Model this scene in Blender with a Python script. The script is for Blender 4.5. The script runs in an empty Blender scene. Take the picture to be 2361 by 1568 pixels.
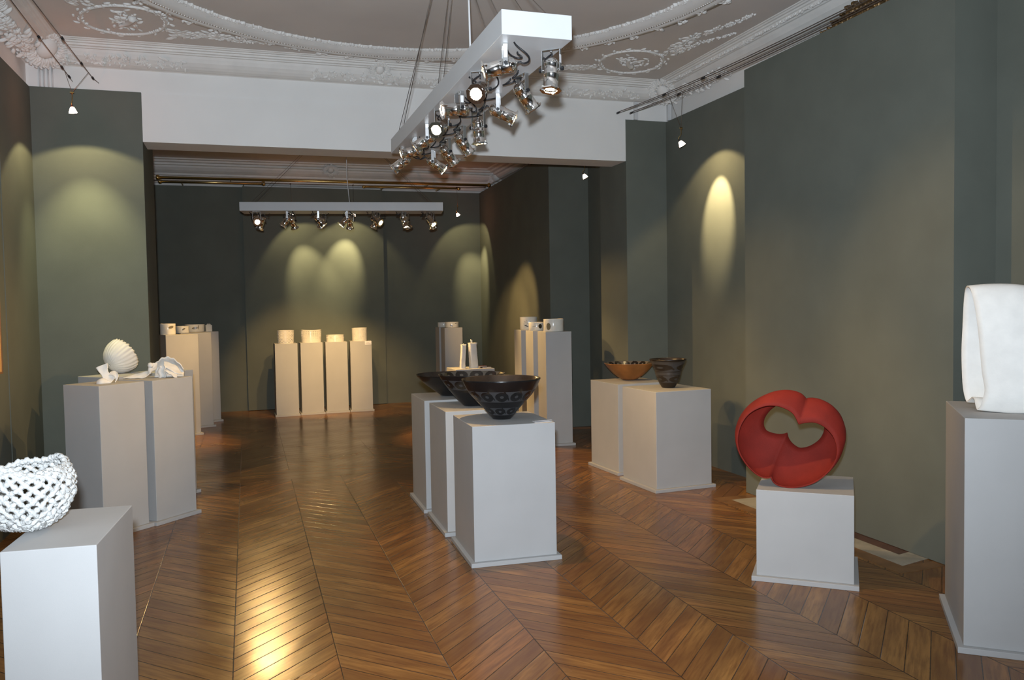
import bpy, math, random
from mathutils import Vector, Matrix, noise
random.seed(7)
PI = math.pi
sc = bpy.context.scene
C = sc.collection

# ------------------------------------------------------------------ camera
CAM = Vector((0.0, 0.0, 1.5))
RT = Vector((0.952408, -0.304361, -0.016831)).normalized()
FW = Vector((0.303463, 0.951919, -0.041949)).normalized()
UP = RT.cross(FW).normalized()
RT = FW.cross(UP)
cd = bpy.data.cameras.new('camera'); co = bpy.data.objects.new('camera', cd); C.objects.link(co)
m = Matrix.Identity(4)
for i in range(3):
    m[i][0] = RT[i]; m[i][1] = UP[i]; m[i][2] = -FW[i]; m[i][3] = CAM[i]
co.matrix_world = m
cd.sensor_width = 36.0; cd.sensor_fit = 'HORIZONTAL'; cd.lens = 1913.93 / 2361 * 36
cd.clip_start = 0.05; cd.clip_end = 60
sc.camera = co

# ------------------------------------------------------------------ world, exposure, flash
w = bpy.data.worlds.new('world'); sc.world = w; w.use_nodes = True
w.node_tree.nodes['Background'].inputs[0].default_value = (0.75, 0.85, 1.0, 1)
w.node_tree.nodes['Background'].inputs[1].default_value = 0.10
sc.view_settings.view_transform = 'Standard'
sc.view_settings.look = 'None'
sc.view_settings.exposure = 0.25
sc.view_settings.gamma = 1.0
sc.view_settings.use_curve_mapping = False
sc.cycles.max_bounces = 8
sc.cycles.diffuse_bounces = 4

def spot(name, loc, aim, power, size, blend, col, radius=0.02, parent=None):
    l = bpy.data.lights.new(name, 'SPOT'); l.energy = power; l.color = col
    l.spot_size = math.radians(size); l.spot_blend = blend; l.shadow_soft_size = radius
    o = bpy.data.objects.new(name, l); C.objects.link(o)
    o.location = loc
    o.rotation_euler = Vector(aim).to_track_quat('-Z', 'Y').to_euler()
    if parent: o.parent = parent
    return o

# the camera's own flash, 12 cm above the lens
spot('camera_flash', (-0.03, 0.0, 1.625), FW * 1.0 + UP * 0.22 - RT * 0.08, 880, 124, 1.0, (0.80, 0.90, 1.0), 0.03)

WARM = (1.0, 0.62, 0.23)

# ------------------------------------------------------------------ mesh helpers
class MB:
    def __init__(self):
        self.v = []; self.f = []; self.s = []
    def add(self, vs, fs, smooth=False, M=None):
        b = len(self.v)
        for p in vs:
            p = Vector(p)
            if M is not None: p = M @ p
            self.v.append(tuple(p))
        for f in fs:
            self.f.append(tuple(i + b for i in f)); self.s.append(smooth)
        return self
    def box(self, a, b, M=None):
        x0, y0, z0 = a; x1, y1, z1 = b
        vs = [(x0,y0,z0),(x1,y0,z0),(x1,y1,z0),(x0,y1,z0),(x0,y0,z1),(x1,y0,z1),(x1,y1,z1),(x0,y1,z1)]
        fs = [(0,3,2,1),(4,5,6,7),(0,1,5,4),(1,2,6,5),(2,3,7,6),(3,0,4,7)]
        return self.add(vs, fs, False, M)
    def bbox(self, a, b, bev, M=None):
        """box with bevelled edges"""
        import bmesh
        bm = bmesh.new()
        bmesh.ops.create_cube(bm, size=1.0)
        sx, sy, sz = (b[i] - a[i] for i in range(3))
        for v in bm.verts:
            v.co = Vector(((v.co.x + .5) * sx + a[0], (v.co.y + .5) * sy + a[1], (v.co.z + .5) * sz + a[2]))
        bmesh.ops.bevel(bm, geom=bm.edges[:], offset=bev, segments=2, affect='EDGES', profile=0.5)
        bm.verts.index_update()
        self.add([v.co.copy() for v in bm.verts], [tuple(v.index for v in f.verts) for f in bm.faces], False, M)
        bm.free(); return self
    def prism(self, poly, z0, z1, M=None):
        n = len(poly)
        vs = [(x, y, z0) for x, y in poly] + [(x, y, z1) for x, y in poly]
        fs = [tuple(range(n - 1, -1, -1)), tuple(range(n, 2 * n))]
        fs += [(i, (i + 1) % n, (i + 1) % n + n, i + n) for i in range(n)]
        return self.add(vs, fs, False, M)
    def lathe(self, prof, seg=32, M=None, rfun=None, smooth=True, closed=False):
        vs = []; fs = []
        n = len(prof)
        for i, (r, z) in enumerate(prof):
            for k in range(seg):
                a = 2 * PI * k / seg
                rr = r if rfun is None else rfun(r, z, a, i)
                vs.append((rr * math.cos(a), rr * math.sin(a), z))
        m_ = n if closed else n - 1
        for i in range(m_):
            for k in range(seg):
                k2 = (k + 1) % seg; j = (i + 1) % n
                fs.append((i * seg + k, i * seg + k2, j * seg + k2, j * seg + k))
        return self.add(vs, fs, smooth, M)
    def tube(self, path, r, seg=8, M=None, closed=False, smooth=True, rf=None):
        P = [Vector(p) for p in path]; n = len(P)
        if n < 2: return self
        vs = []; fs = []
        prev = None
        for i in range(n):
            if closed: t = (P[(i + 1) % n] - P[i - 1])
            else: t = P[min(i + 1, n - 1)] - P[max(i - 1, 0)]
            if t.length < 1e-9: t = Vector((0, 0, 1))
            t.normalize()
            if prev is None:
                up = Vector((0, 0, 1)) if abs(t.z) < 0.9 else Vector((1, 0, 0))
                nn = t.cross(up).normalized()
            else:
                nn = (prev - t * prev.dot(t))
                nn = nn.normalized() if nn.length > 1e-6 else t.orthogonal().normalized()
            prev = nn
            bb = t.cross(nn)
            rr = r if rf is None else r * rf(i)
            for k in range(seg):
                a = 2 * PI * k / seg
                vs.append(P[i] + (nn * math.cos(a) + bb * math.sin(a)) * rr)
        for i in range(n if closed else n - 1):
            j = (i + 1) % n
            for k in range(seg):
                k2 = (k + 1) % seg
                fs.append((i * seg + k, j * seg + k, j * seg + k2, i * seg + k2))
        if not closed:
            fs.append(tuple(range(seg))); fs.append(tuple(range((n - 1) * seg + seg - 1, (n - 1) * seg - 1, -1)))
        return self.add(vs, fs, smooth, M)
    def grid(self, rows, M=None, thick=0.0, closeu=False, smooth=True):
        """rows: list of lists of points -> sheet, with real thickness when thick > 0"""
        nr = len(rows); nc = len(rows[0])
        P = [[Vector(p) for p in r] for r in rows]
        def fset(off, flip):
            out = []
            for i in range(nr - 1):
                for k in range(nc if closeu else nc - 1):
                    k2 = (k + 1) % nc
                    q = (off + i * nc + k, off + i * nc + k2, off + (i + 1) * nc + k2, off + (i + 1) * nc + k)
                    out.append(q[::-1] if flip else q)
            return out
        if thick <= 0:
            return self.add([p for r in P for p in r], fset(0, False), smooth, M)
        N = [[None] * nc for _ in range(nr)]
        for i in range(nr):
            for k in range(nc):
                if closeu: du = P[i][(k + 1) % nc] - P[i][k - 1]
                else: du = P[i][min(k + 1, nc - 1)] - P[i][max(k - 1, 0)]
                dv = P[min(i + 1, nr - 1)][k] - P[max(i - 1, 0)][k]
                nn = du.cross(dv)
                N[i][k] = nn.normalized() if nn.length > 1e-12 else Vector((0, 0, 1))
        A = [P[i][k] + N[i][k] * thick / 2 for i in range(nr) for k in range(nc)]
        B = [P[i][k] - N[i][k] * thick / 2 for i in range(nr) for k in range(nc)]
        o = nr * nc
        fs = fset(0, False) + fset(o, True)
        def rim(seq, flip):
            for a, b in seq:
                q = (a, a + o, b + o, b); fs.append(q[::-1] if flip else q)
        cols = range(nc if closeu else nc - 1)
        rim([(k, (k + 1) % nc) for k in cols], False)
        rim([((nr - 1) * nc + k, (nr - 1) * nc + (k + 1) % nc) for k in cols], True)
        if not closeu:
            rim([(i * nc, (i + 1) * nc) for i in range(nr - 1)], True)
            rim([(i * nc + nc - 1, (i + 1) * nc + nc - 1) for i in range(nr - 1)], False)
        return self.add(A + B, fs, smooth, M)
    def blob(self, c, sx, sy, sz, rot=None, seg=8, rings=4):
        """half-buried ellipsoid for plaster relief: local z is the relief height"""
        vs = []; fs = []
        for i in range(rings):
            t = PI / 2 * i / rings
            for k in range(seg):
                a = 2 * PI * k / seg
                vs.append((sx * math.cos(t) * math.cos(a), sy * math.cos(t) * math.sin(a), sz * math.sin(t)))
        vs.append((0, 0, sz)); top = len(vs) - 1
        for i in range(rings - 1):
            for k in range(seg):
                k2 = (k + 1) % seg
                fs.append((i * seg + k, i * seg + k2, (i + 1) * seg + k2, (i + 1) * seg + k))
        for k in range(seg):
            fs.append(((rings - 1) * seg + k, (rings - 1) * seg + (k + 1) % seg, top))
        Mx = Matrix.Translation(Vector(c)) @ (rot if rot is not None else Matrix.Identity(4))
        return self.add(vs, fs, True, Mx)
    def build(self, name, mat, parent=None, loc=None):
        me = bpy.data.meshes.new(name)
        me.from_pydata(self.v, [], self.f)
        me.polygons.foreach_set('use_smooth', self.s)
        me.update()
        o = bpy.data.objects.new(name, me); C.objects.link(o)
        if mat: me.materials.append(mat)
        if parent: o.parent = parent
        if loc: o.location = loc
        return o

def tag(o, label, cat, group=None):
    o['label'] = label; o['category'] = cat
    if group: o['group'] = group
    return o
def thing(name, label, cat, loc=(0, 0, 0), rz=0.0, group=None):
    o = bpy.data.objects.new(name, None); C.objects.link(o)
    o.location = loc; o.rotation_euler = (0, 0, rz); o.empty_display_size = 0.1
    return tag(o, label, cat, group)
def struct(o):
    o['kind'] = 'structure'; return o
def Rz(a): return Matrix.Rotation(a, 4, 'Z')
def Tr(*p): return Matrix.Translation(Vector(p))

# ------------------------------------------------------------------ materials
def mat(name, col, rough=0.6, metal=0.0, spec=0.5, emit=None, estr=0.0):
    mt = bpy.data.materials.new(name); mt.use_nodes = True
    b = mt.node_tree.nodes['Principled BSDF']
    b.inputs['Base Color'].default_value = (*col, 1)
    b.inputs['Roughness'].default_value = rough
    b.inputs['Metallic'].default_value = metal
    b.inputs['Specular IOR Level'].default_value = spec
    if emit:
        b.inputs['Emission Color'].default_value = (*emit, 1)
        b.inputs['Emission Strength'].default_value = estr
    return mt
class NT:
    def __init__(self, mt):
        self.t = mt.node_tree; self.n = self.t.nodes; self.l = self.t.links
        self.b = self.n['Principled BSDF']
    def val(self, sock, x):
        if hasattr(x, 'links') or hasattr(x, 'is_linked'): self.l.new(x, sock)
        else: sock.default_value = x
    def m(self, op, a, b=0.0, c=0.0):
        nd = self.n.new('ShaderNodeMath'); nd.operation = op
        self.val(nd.inputs[0], a); self.val(nd.inputs[1], b); self.val(nd.inputs[2], c)
        return nd.outputs[0]
    def mix(self, f, a, b):
        nd = self.n.new('ShaderNodeMix'); nd.data_type = 'RGBA'
        self.val(nd.inputs['Factor'], f)
        for s, x in (('A', a), ('B', b)):
            sk = [i for i in nd.inputs if i.name == s and i.type == 'RGBA'][0]
            if isinstance(x, tuple): sk.default_value = (*x, 1)
            else: self.l.new(x, sk)
        return [o for o in nd.outputs if o.type == 'RGBA'][0]
    def coord(self, kind='Object'):
        return self.n.new('ShaderNodeTexCoord').outputs[kind]
    def sep(self, v):
        nd = self.n.new('ShaderNodeSeparateXYZ'); self.l.new(v, nd.inputs[0]); return nd.outputs
    def comb(self, x, y, z):
        nd = self.n.new('ShaderNodeCombineXYZ')
        for i, q in enumerate((x, y, z)): self.val(nd.inputs[i], q)
        return nd.outputs[0]
    def noise(self, v, scale, detail=3.0, rough=0.5):
        nd = self.n.new('ShaderNodeTexNoise'); self.l.new(v, nd.inputs['Vector'])
        nd.inputs['Scale'].default_value = scale; nd.inputs['Detail'].default_value = detail
        nd.inputs['Roughness'].default_value = rough
        return nd.outputs[0]
    def wn(self, v):
        nd = self.n.new('ShaderNodeTexWhiteNoise'); nd.noise_dimensions = '3D'; self.l.new(v, nd.inputs['Vector'])
        return nd.outputs['Value']
    def ramp(self, f, lo, hi):
        nd = self.n.new('ShaderNodeMapRange'); nd.clamp = True
        self.val(nd.inputs['Value'], f)
        nd.inputs['From Min'].default_value = lo; nd.inputs['From Max'].default_value = hi
        return nd.outputs[0]
    def bump(self, h, dist=0.01, strength=0.5):
        nd = self.n.new('ShaderNodeBump'); nd.inputs['Distance'].default_value = dist
        nd.inputs['Strength'].default_value = strength
        self.l.new(h, nd.inputs['Height']); self.l.new(nd.outputs[0], self.b.inputs['Normal'])

def textured(name, col, rough, var=0.08, scale=6.0, bump_scale=300.0, bump=0.15, spec=0.3, bd=0.002):
    mt = mat(name, col, rough, spec=spec); t = NT(mt)
    c = t.coord()
    f = t.noise(c, scale, 4)
    lo = tuple(x * (1 - var) for x in col); hi = tuple(min(1, x * (1 + var)) for x in col)
    t.l.new(t.mix(t.ramp(f, .3, .7), lo, hi), t.b.inputs['Base Color'])
    if bump > 0: t.bump(t.noise(c, bump_scale, 2), bd, bump)
    return mt

M_wall = textured('sage_grey_fabric_wall', (0.132, 0.142, 0.121), 0.9, 0.06, 3.0, 420, 0.25, 0.15)
M_white = textured('white_painted_plaster', (0.76, 0.75, 0.73), 0.75, 0.03, 2.0, 180, 0.08, 0.2)
M_mould = textured('off_white_plaster_moulding', (0.74, 0.72, 0.69), 0.7, 0.05, 7.0, 160, 0.2, 0.2)
M_ceil = textured('taupe_ceiling_paint', (0.66, 0.615, 0.58), 0.85, 0.05, 1.5, 200, 0.1, 0.2)
M_ped = textured('pale_grey_plinth_paint', (0.43, 0.425, 0.42), 0.65, 0.03, 4.0, 500, 0.12, 0.3)
M_bar = textured('white_lacquered_bar', (0.60, 0.61, 0.62), 0.42, 0.02, 5.0, 300, 0.04, 0.5)
M_chrome = mat('polished_chrome', (0.92, 0.90, 0.87), 0.14, 1.0)
M_steel = mat('brushed_steel', (0.62, 0.62, 0.62), 0.32, 1.0)
M_black = mat('black_plastic', (0.012, 0.012, 0.014), 0.45)
M_cord = mat('black_rubber_cord', (0.015, 0.015, 0.017), 0.5)
M_wcord = mat('white_cord', (0.75, 0.75, 0.75), 0.5)
M_wire = mat('dark_steel_wire', (0.16, 0.13, 0.11), 0.4, 0.6)
M_brass = mat('aged_brass', (0.55, 0.38, 0.14), 0.3, 1.0)
M_lens = mat('glowing_lamp_lens', (1, .9, .7), 0.2, emit=(1.0, 0.80, 0.50), estr=22.0)
M_glow = mat('glowing_glass_shade', (1, .9, .8), 0.2, emit=(1.0, 0.72, 0.50), estr=14.0)
M_cer = textured('glazed_cream_porcelain', (0.74, 0.71, 0.64), 0.18, 0.05, 18.0, 60, 0.1, 0.5)
M_cerw = textured('white_unglazed_porcelain', (0.76, 0.74, 0.70), 0.55, 0.05, 14.0, 120, 0.3, 0.35)
M_crochet = textured('white_knotted_porcelain', (0.60, 0.60, 0.585), 0.5, 0.04, 30.0, 140, 0.8, 0.4, 0.006)
M_pmark = mat('grey_brown_glaze_drawing', (0.20, 0.17, 0.11), 0.3)
M_dmark = mat('dark_glaze_drawing', (0.03, 0.03, 0.025), 0.25)
M_red = textured('matt_red_glaze', (0.20, 0.0145, 0.008), 0.75, 0.15, 9.0, 260, 0.35, 0.3)
M_paper = mat('white_card', (0.82, 0.80, 0.80), 0.6)
M_ink = mat('grey_print', (0.45, 0.42, 0.42), 0.7)
M_book = mat('dark_red_book_cover', (0.16, 0.05, 0.035), 0.5)
M_page = mat('book_pages', (0.75, 0.70, 0.60), 0.7)
M_marble = textured('pale_grey_marble', (0.36, 0.33, 0.27), 0.35, 0.2, 9.0, 80, 0.05, 0.4)
M_dstone = textured('dark_red_marble', (0.09, 0.045, 0.035), 0.35, 0.3, 12.0, 80, 0.05, 0.4)
M_border = textured('oak_hearth_border', (0.20, 0.10, 0.04), 0.35, 0.3, 8.0, 80, 0.1, 0.4)
M_gold = textured('old_gilding', (0.16, 0.095, 0.038), 0.45, 0.5, 22.0, 90, 0.4, 0.5)
M_gold.node_tree.nodes['Principled BSDF'].inputs['Metallic'].default_value = 0.6
M_ochre = textured('ochre_panel', (0.62, 0.36, 0.14), 0.6, 0.12, 5.0, 60, 0.1, 0.3)
M_pipe = textured('white_painted_pipe', (0.6, 0.6, 0.6), 0.5, 0.03, 5, 50, 0.0)

# --- oak chevron floor
X0, WS, PITCH = -0.0965, 0.4285, 0.1325
def floor_mat():
    mt = mat('oak_chevron_parquet', (0.25, 0.12, 0.04), 0.25, spec=0.4); t = NT(mt)
    c = t.coord(); x, y, z = t.sep(c)
    u = t.m('DIVIDE', t.m('SUBTRACT', x, X0), WS)
    i = t.m('FLOOR', u); f = t.m('SUBTRACT', u, i)
    par = t.m('MODULO', t.m('ADD', i, 100.0), 2.0)            # 0 even strip, 1 odd strip
    par = t.m('GREATER_THAN', par, 0.5)
    s = t.m('ADD', t.m('MULTIPLY', f, t.m('SUBTRACT', 1.0, par)), t.m('MULTIPLY', t.m('SUBTRACT', 1.0, f), par))
    s = t.m('MULTIPLY', s, WS)
    v = t.m('DIVIDE', t.m('SUBTRACT', y, s), PITCH)
    k = t.m('FLOOR', v); g = t.m('SUBTRACT', v, k)
    sign = t.m('SUBTRACT', 1.0, t.m('MULTIPLY', par, 2.0))
    along = t.m('ADD', y, t.m('MULTIPLY', x, sign)); across = t.m('SUBTRACT', y, t.m('MULTIPLY', x, sign))
    # joints
    eg = t.m('MINIMUM', g, t.m('SUBTRACT', 1.0, g))            # distance to slat edge in pitch units
    ef = t.m('MINIMUM', f, t.m('SUBTRACT', 1.0, f))
    # the plain cross boards between the rooms
    yb = t.m('DIVIDE', t.m('SUBTRACT', y, 7.52), 0.145)
    kb = t.m('FLOOR', yb); gb = t.m('SUBTRACT', yb, kb)
    board = t.m('MULTIPLY', t.m('GREATER_THAN', yb, 0.0), t.m('LESS_THAN', yb, 3.0))
    eb = t.m('MINIMUM', gb, t.m('SUBTRACT', 1.0, gb))
    wob = t.m('MULTIPLY', t.m('SUBTRACT', t.noise(c, 60, 2), 0.5), 0.02)
    jr = t.ramp(t.m('ADD', eg, wob), 0.004, 0.034)
    jf = t.ramp(t.m('ADD', ef, t.m('MULTIPLY', wob, 0.25)), 0.001, 0.008)
    jc = t.m('MINIMUM', jr, jf)
    jb = t.ramp(eb, 0.01, 0.035)
    nb = t.m('SUBTRACT', 1.0, board)
    joint = t.m('ADD', t.m('MULTIPLY', jc, nb), t.m('MULTIPLY', jb, board))
    ids = t.comb(t.m('ADD', t.m('MULTIPLY', k, nb), t.m('MULTIPLY', kb, board)), t.m('MULTIPLY', i, nb), t.m('MULTIPLY', board, 7.0))
    rnd = t.wn(ids)
    rnd2 = t.wn(t.comb(t.m('ADD', k, 31.7), i, 3.3))
    al = t.m('ADD', t.m('MULTIPLY', along, nb), t.m('MULTIPLY', t.m('MULTIPLY', x, 1.4), board))
    ac = t.m('ADD', t.m('MULTIPLY', across, nb), t.m('MULTIPLY', t.m('MULTIPLY', y, 1.4), board))
    gv = t.comb(t.m('MULTIPLY', al, 2.2), t.m('MULTIPLY', ac, 26.0), t.m('MULTIPLY', rnd, 40.0))
    grain = t.noise(gv, 1.6, 5, 0.6)
    gv2 = t.comb(t.m('MULTIPLY', al, 1.2), t.m('MULTIPLY', ac, 5.0), t.m('MULTIPLY', rnd, 17.0))
    cloud = t.noise(gv2, 1.5, 3, 0.5)
    base = t.mix(rnd, (0.205, 0.092, 0.028), (0.350, 0.172, 0.050))
    base = t.mix(t.m('MULTIPLY', t.ramp(rnd2, 0.75, 1.0), 0.5), base, (0.36, 0.140, 0.042))
    col = t.mix(t.m('MULTIPLY', t.ramp(cloud, .35, .72), 0.70), base, (0.115, 0.045, 0.016))
    col = t.mix(t.m('MULTIPLY', t.ramp(grain, .42, .68), 0.80), col, (0.135, 0.053, 0.018))
    col = t.mix(joint, (0.018, 0.010, 0.006), col)
    t.l.new(col, t.b.inputs['Base Color'])
    wear = t.noise(c, 2.3, 4)
    t.l.new(t.m('ADD', 0.18, t.m('MULTIPLY', t.ramp(wear, .3, .8), 0.13)), t.b.inputs['Roughness'])
    warp = t.noise(t.comb(t.m('MULTIPLY', al, 4.0), t.m('MULTIPLY', ac, 14.0), rnd), 1.0, 2)
    hh = t.m('ADD', t.m('MULTIPLY', joint, 0.5), t.m('ADD', t.m('MULTIPLY', grain, 0.22), t.m('ADD', t.m('MULTIPLY', warp, 0.50), t.m('MULTIPLY', rnd2, 0.12))))
    t.bump(hh, 0.004, 0.45)
    return mt
M_floor = floor_mat()

# --- black bowls with incised motifs (bands of rings with eyes)
def bowl_mat(name, base, motif, bands, N, inner=None, rough=0.22):
    mt = mat(name, base, rough, spec=0.5); t = NT(mt)
    c = t.coord(); x, y, z = t.sep(c)
    ang = t.m('DIVIDE', t.m('ARCTAN2', y, x), 2 * PI)
    mask = None
    for (z0, hb, n, ph) in bands:
        uu = t.m('FRACT', t.m('ADD', t.m('MULTIPLY', ang, float(n)), 10.0 + ph))
        du = t.m('MULTIPLY', t.m('SUBTRACT', uu, 0.5), 1.9)
        dv = t.m('DIVIDE', t.m('SUBTRACT', z, z0), hb)
        d = t.m('SQRT', t.m('ADD', t.m('MULTIPLY', du, du), t.m('MULTIPLY', dv, dv)))
        eye = t.m('LESS_THAN', d, 0.24)
        out = t.m('GREATER_THAN', d, 0.82)
        gapm = t.m('MULTIPLY', t.m('MAXIMUM', eye, out), t.m('LESS_THAN', t.m('ABSOLUTE', dv), 0.92))
        sw = t.m('GREATER_THAN', t.m('ABSOLUTE', t.m('SUBTRACT', t.m('ADD', du, t.m('MULTIPLY', dv, 0.45)), 0.72)), 0.10)
        gapm = t.m('MULTIPLY', gapm, sw)
        mask = gapm if mask is None else t.m('MAXIMUM', mask, gapm)
    nz = t.noise(c, 14, 4)
    b1 = t.mix(t.ramp(nz, .3, .7), tuple(q * .75 for q in base), tuple(q * 1.3 for q in base))
    col = t.mix(mask, b1, motif)
    t.l.new(col, t.b.inputs['Base Color'])
    t.l.new(t.m('ADD', rough, t.m('MULTIPLY', mask, 0.3)), t.b.inputs['Roughness'])
    t.bump(t.noise(c, 90, 3), 0.002, 0.2)
    return mt

# ------------------------------------------------------------------ the rooms
H = 3.28; ZC = 3.62
def wallbox(name, a, b, mt=None):
    return struct(MB().box(a, b).build(name, mt or M_wall))
struct(MB().box((-1.8, -2.2, -0.05), (4.6, 13.1, 0.0)).build('floor', M_floor))
struct(MB().box((-2.0, -2.2, ZC), (4.6, 7.44, ZC + 0.1)).build('ceiling', M_ceil))
struct(MB().box((-2.0, 7.78, ZC), (4.6, 13.1, ZC + 0.1)).build('ceiling_back_room', M_ceil))

# left side
wallbox('wall_left', (-1.72, 6.515, 0), (-1.576, 7.437, H))
wallbox('wall_left_near', (-1.74, -2.2, 0), (-1.582, 6.515, H))
wallbox('wall_left_pier', (-1.72, 7.437, 0), (-0.770, 8.22, H + 0.005))
wallbox('wall_left_back_room', (-1.75, 8.22, 0), (-1.62, 12.95, H))
struct(MB().box((-1.745, -2.2, 3.287), (-1.60, 7.447, ZC)).build('wall_left_above', M_white))
# right side
wallbox('wall_right', (3.690, 3.60, 0.004), (4.05, 5.595, 3.272))
wallbox('wall_right_near', (3.985, -2.2, 0), (4.12, 3.60, 3.40))
wallbox('wall_right_recess', (4.008, 5.595, 0), (4.06, 7.437, H + 0.005))
wallbox('wall_right_pier', (3.570, 7.437, 0), (4.12, 8.07, H + 0.008))
wallbox('wall_right_passage', (4.0, 8.07, 0), (4.12, 9.40, H))
struct(MB().prism([(3.490, 9.40), (4.12, 9.40), (4.12, 12.95), (3.605, 12.95)], 0, 3.30).build('wall_right_back_room', M_wall))
struct(MB().box((4.07, -2.2, 3.0), (4.2, 7.44, ZC)).build('wall_right_above', M_white))
struct(MB().box((4.125, 7.8, 3.0), (4.2, 13.0, ZC)).build('wall_right_above_back_room', M_white))
# far end of the front room: the white beam over the opening
struct(MB().box((-0.768, 7.437, 2.885), (3.568, 7.772, 3.283)).build('wall_front_lintel', M_white))
struct(MB().box((-1.75, 7.447, 3.2835), (4.15, 7.78, ZC)).build('wall_front_upper', M_white))
# back wall of the back room
wallbox('wall_back', (-1.65, 12.90, 0), (3.61, 13.05, 3.30))
wallbox('wall_back_panel', (-0.012, 12.845, 0.006), (2.040, 12.898, 3.305))
struct(MB().box((-1.7, 13.05, 3.0), (4.2, 13.12, ZC)).build('wall_back_above', M_white))

# ------------------------------------------------------------------ plaster mouldings
def sweep(prof, ends, fn):
    """prof [(d, z)], ends = parameter range per d; fn(t, d, z) -> point"""
    rows = []
    for d, z in prof:
        a, b = ends(d)
        rows.append([fn(a, d, z), fn(b, d, z)])
    return rows
CORN = [(-.02, 3.456), (.004, 3.462), (.012, 3.466), (.04, 3.468), (.075, 3.478), (.105, 3.494), (.135, 3.517), (.155, 3.545),
        (.165, 3.563), (.178, 3.566), (.182, 3.576), (.196, 3.578), (.200, 3.571), (.214, 3.575), (.218, 3.588), (.232, 3.592),
        (.236, 3.602), (.250, 3.604), (.258, 3.612), (.268, 3.614), (.274, 3.622)]
YF, XRW, XLW = 7.447, 4.07, -1.60
def trim(name, rows, mt=M_mould):
    mb = MB(); mb.grid(rows, smooth=False); return struct(mb.build(name, mt))
trim('trim_1', sweep(CORN, lambda d: (XLW + d, XRW - d), lambda t, d, z: (t, YF - d, z)))
trim('trim_2', sweep(CORN, lambda d: (YF - d, -2.2), lambda t, d, z: (XRW - d, t, z)))
trim('trim_3', sweep(CORN, lambda d: (-2.2, YF - d), lambda t, d, z: (XLW + d, t, z)))
CORNB = [(0, 3.295), (0, 3.335), (.03, 3.345), (.05, 3.365), (.09, 3.372), (.10, 3.395), (.14, 3.400), (.15, 3.425), (.19, 3.430),
         (.205, 3.455), (.23, 3.462), (.28, 3.485), (.33, 3.520), (.345, 3.540), (.375, 3.548), (.39, 3.572), (.43, 3.580), (.45, 3.60), (.50, 3.606), (.52, 3.622)]
trim('trim_4', sweep(CORNB, lambda d: (-1.7, 4.12 - d), lambda t, d, z: (t, 12.96 - d, z)))
trim('trim_5', sweep(CORNB, lambda d: (12.96 - d, 7.78), lambda t, d, z: (4.12 - d, t, z)))
trim('trim_6', sweep(CORNB, lambda d: (-1.7, 4.12), lambda t, d, z: (t, 7.78 + d * .3, z)))

def frame(O, U, N):
    U = Vector(U).normalized(); N = Vector(N).normalized(); V = N.cross(U)
    M = Matrix.Identity(4)
    for i in range(3):
        M[i][0] = U[i]; M[i][1] = V[i]; M[i][2] = N[i]; M[i][3] = O[i]
    return M
def leaf(mb, F, u, v, ang, l, w_, h):
    mb.blob((0, 0, 0), l / 2, w_ / 2, h, F @ Tr(u, v, 0) @ Rz(ang), 7, 3)
def scroll(mb, F, u, v, ang, size, h, hand=1, turns=1.3, n=11):
    for i in range(n):
        t = i / (n - 1)
        a = ang + hand * t * turns * 2 * PI
        r = size * (1 - 0.82 * t)
        cx_, cy_ = u + r * math.cos(a), v + r * math.sin(a)
        leaf(mb, F, cx_, cy_, a + hand * PI / 2 + .3, size * .55 * (1 - .4 * t), size * .24, h * (1 - .3 * t))
    leaf(mb, F, u, v, 0, size * .3, size * .3, h)
def acanthus(mb, F, u, v, ang, size, h, n=7):
    for i in range(n):
        a = ang + (i - (n - 1) / 2) * .42
        L = size * (1 - .09 * abs(i - (n - 1) / 2))
        leaf(mb, F, u + math.cos(a) * L * .5, v + math.sin(a) * L * .5, a, L, size * .22, h)
        leaf(mb, F, u + math.cos(a) * L * .85, v + math.sin(a) * L * .85, a + .6, L * .3, size * .18, h * 1.2)
def spray(mb, F, u0, v0, ang, length, h, seed, bend=0.25, width=0.05):
    rd = random.Random(seed)
    n = int(length / 0.022)
    for i in range(n):
        t = i / max(1, n - 1)
        a = ang + bend * math.sin(t * 3.0)
        u = u0 + math.cos(ang) * t * length + math.cos(ang + PI / 2) * bend * .18 * math.sin(t * PI * 1.5) * length
        v = v0 + math.sin(ang) * t * length + math.sin(ang + PI / 2) * bend * .18 * math.sin(t * PI * 1.5) * length
        wd = width * (1 - .75 * t) * (.7 + .6 * rd.random())
        for q in range(3):
            off = (rd.random() - .5) * 2 * wd
            leaf(mb, F, u - math.sin(a) * off, v + math.cos(a) * off, a + (rd.random() - .5) * 2.0, wd * (.5 + .6 * rd.random()) + .012, wd * .28 + .006, h * (.6 + .7 * rd.random()))

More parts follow.
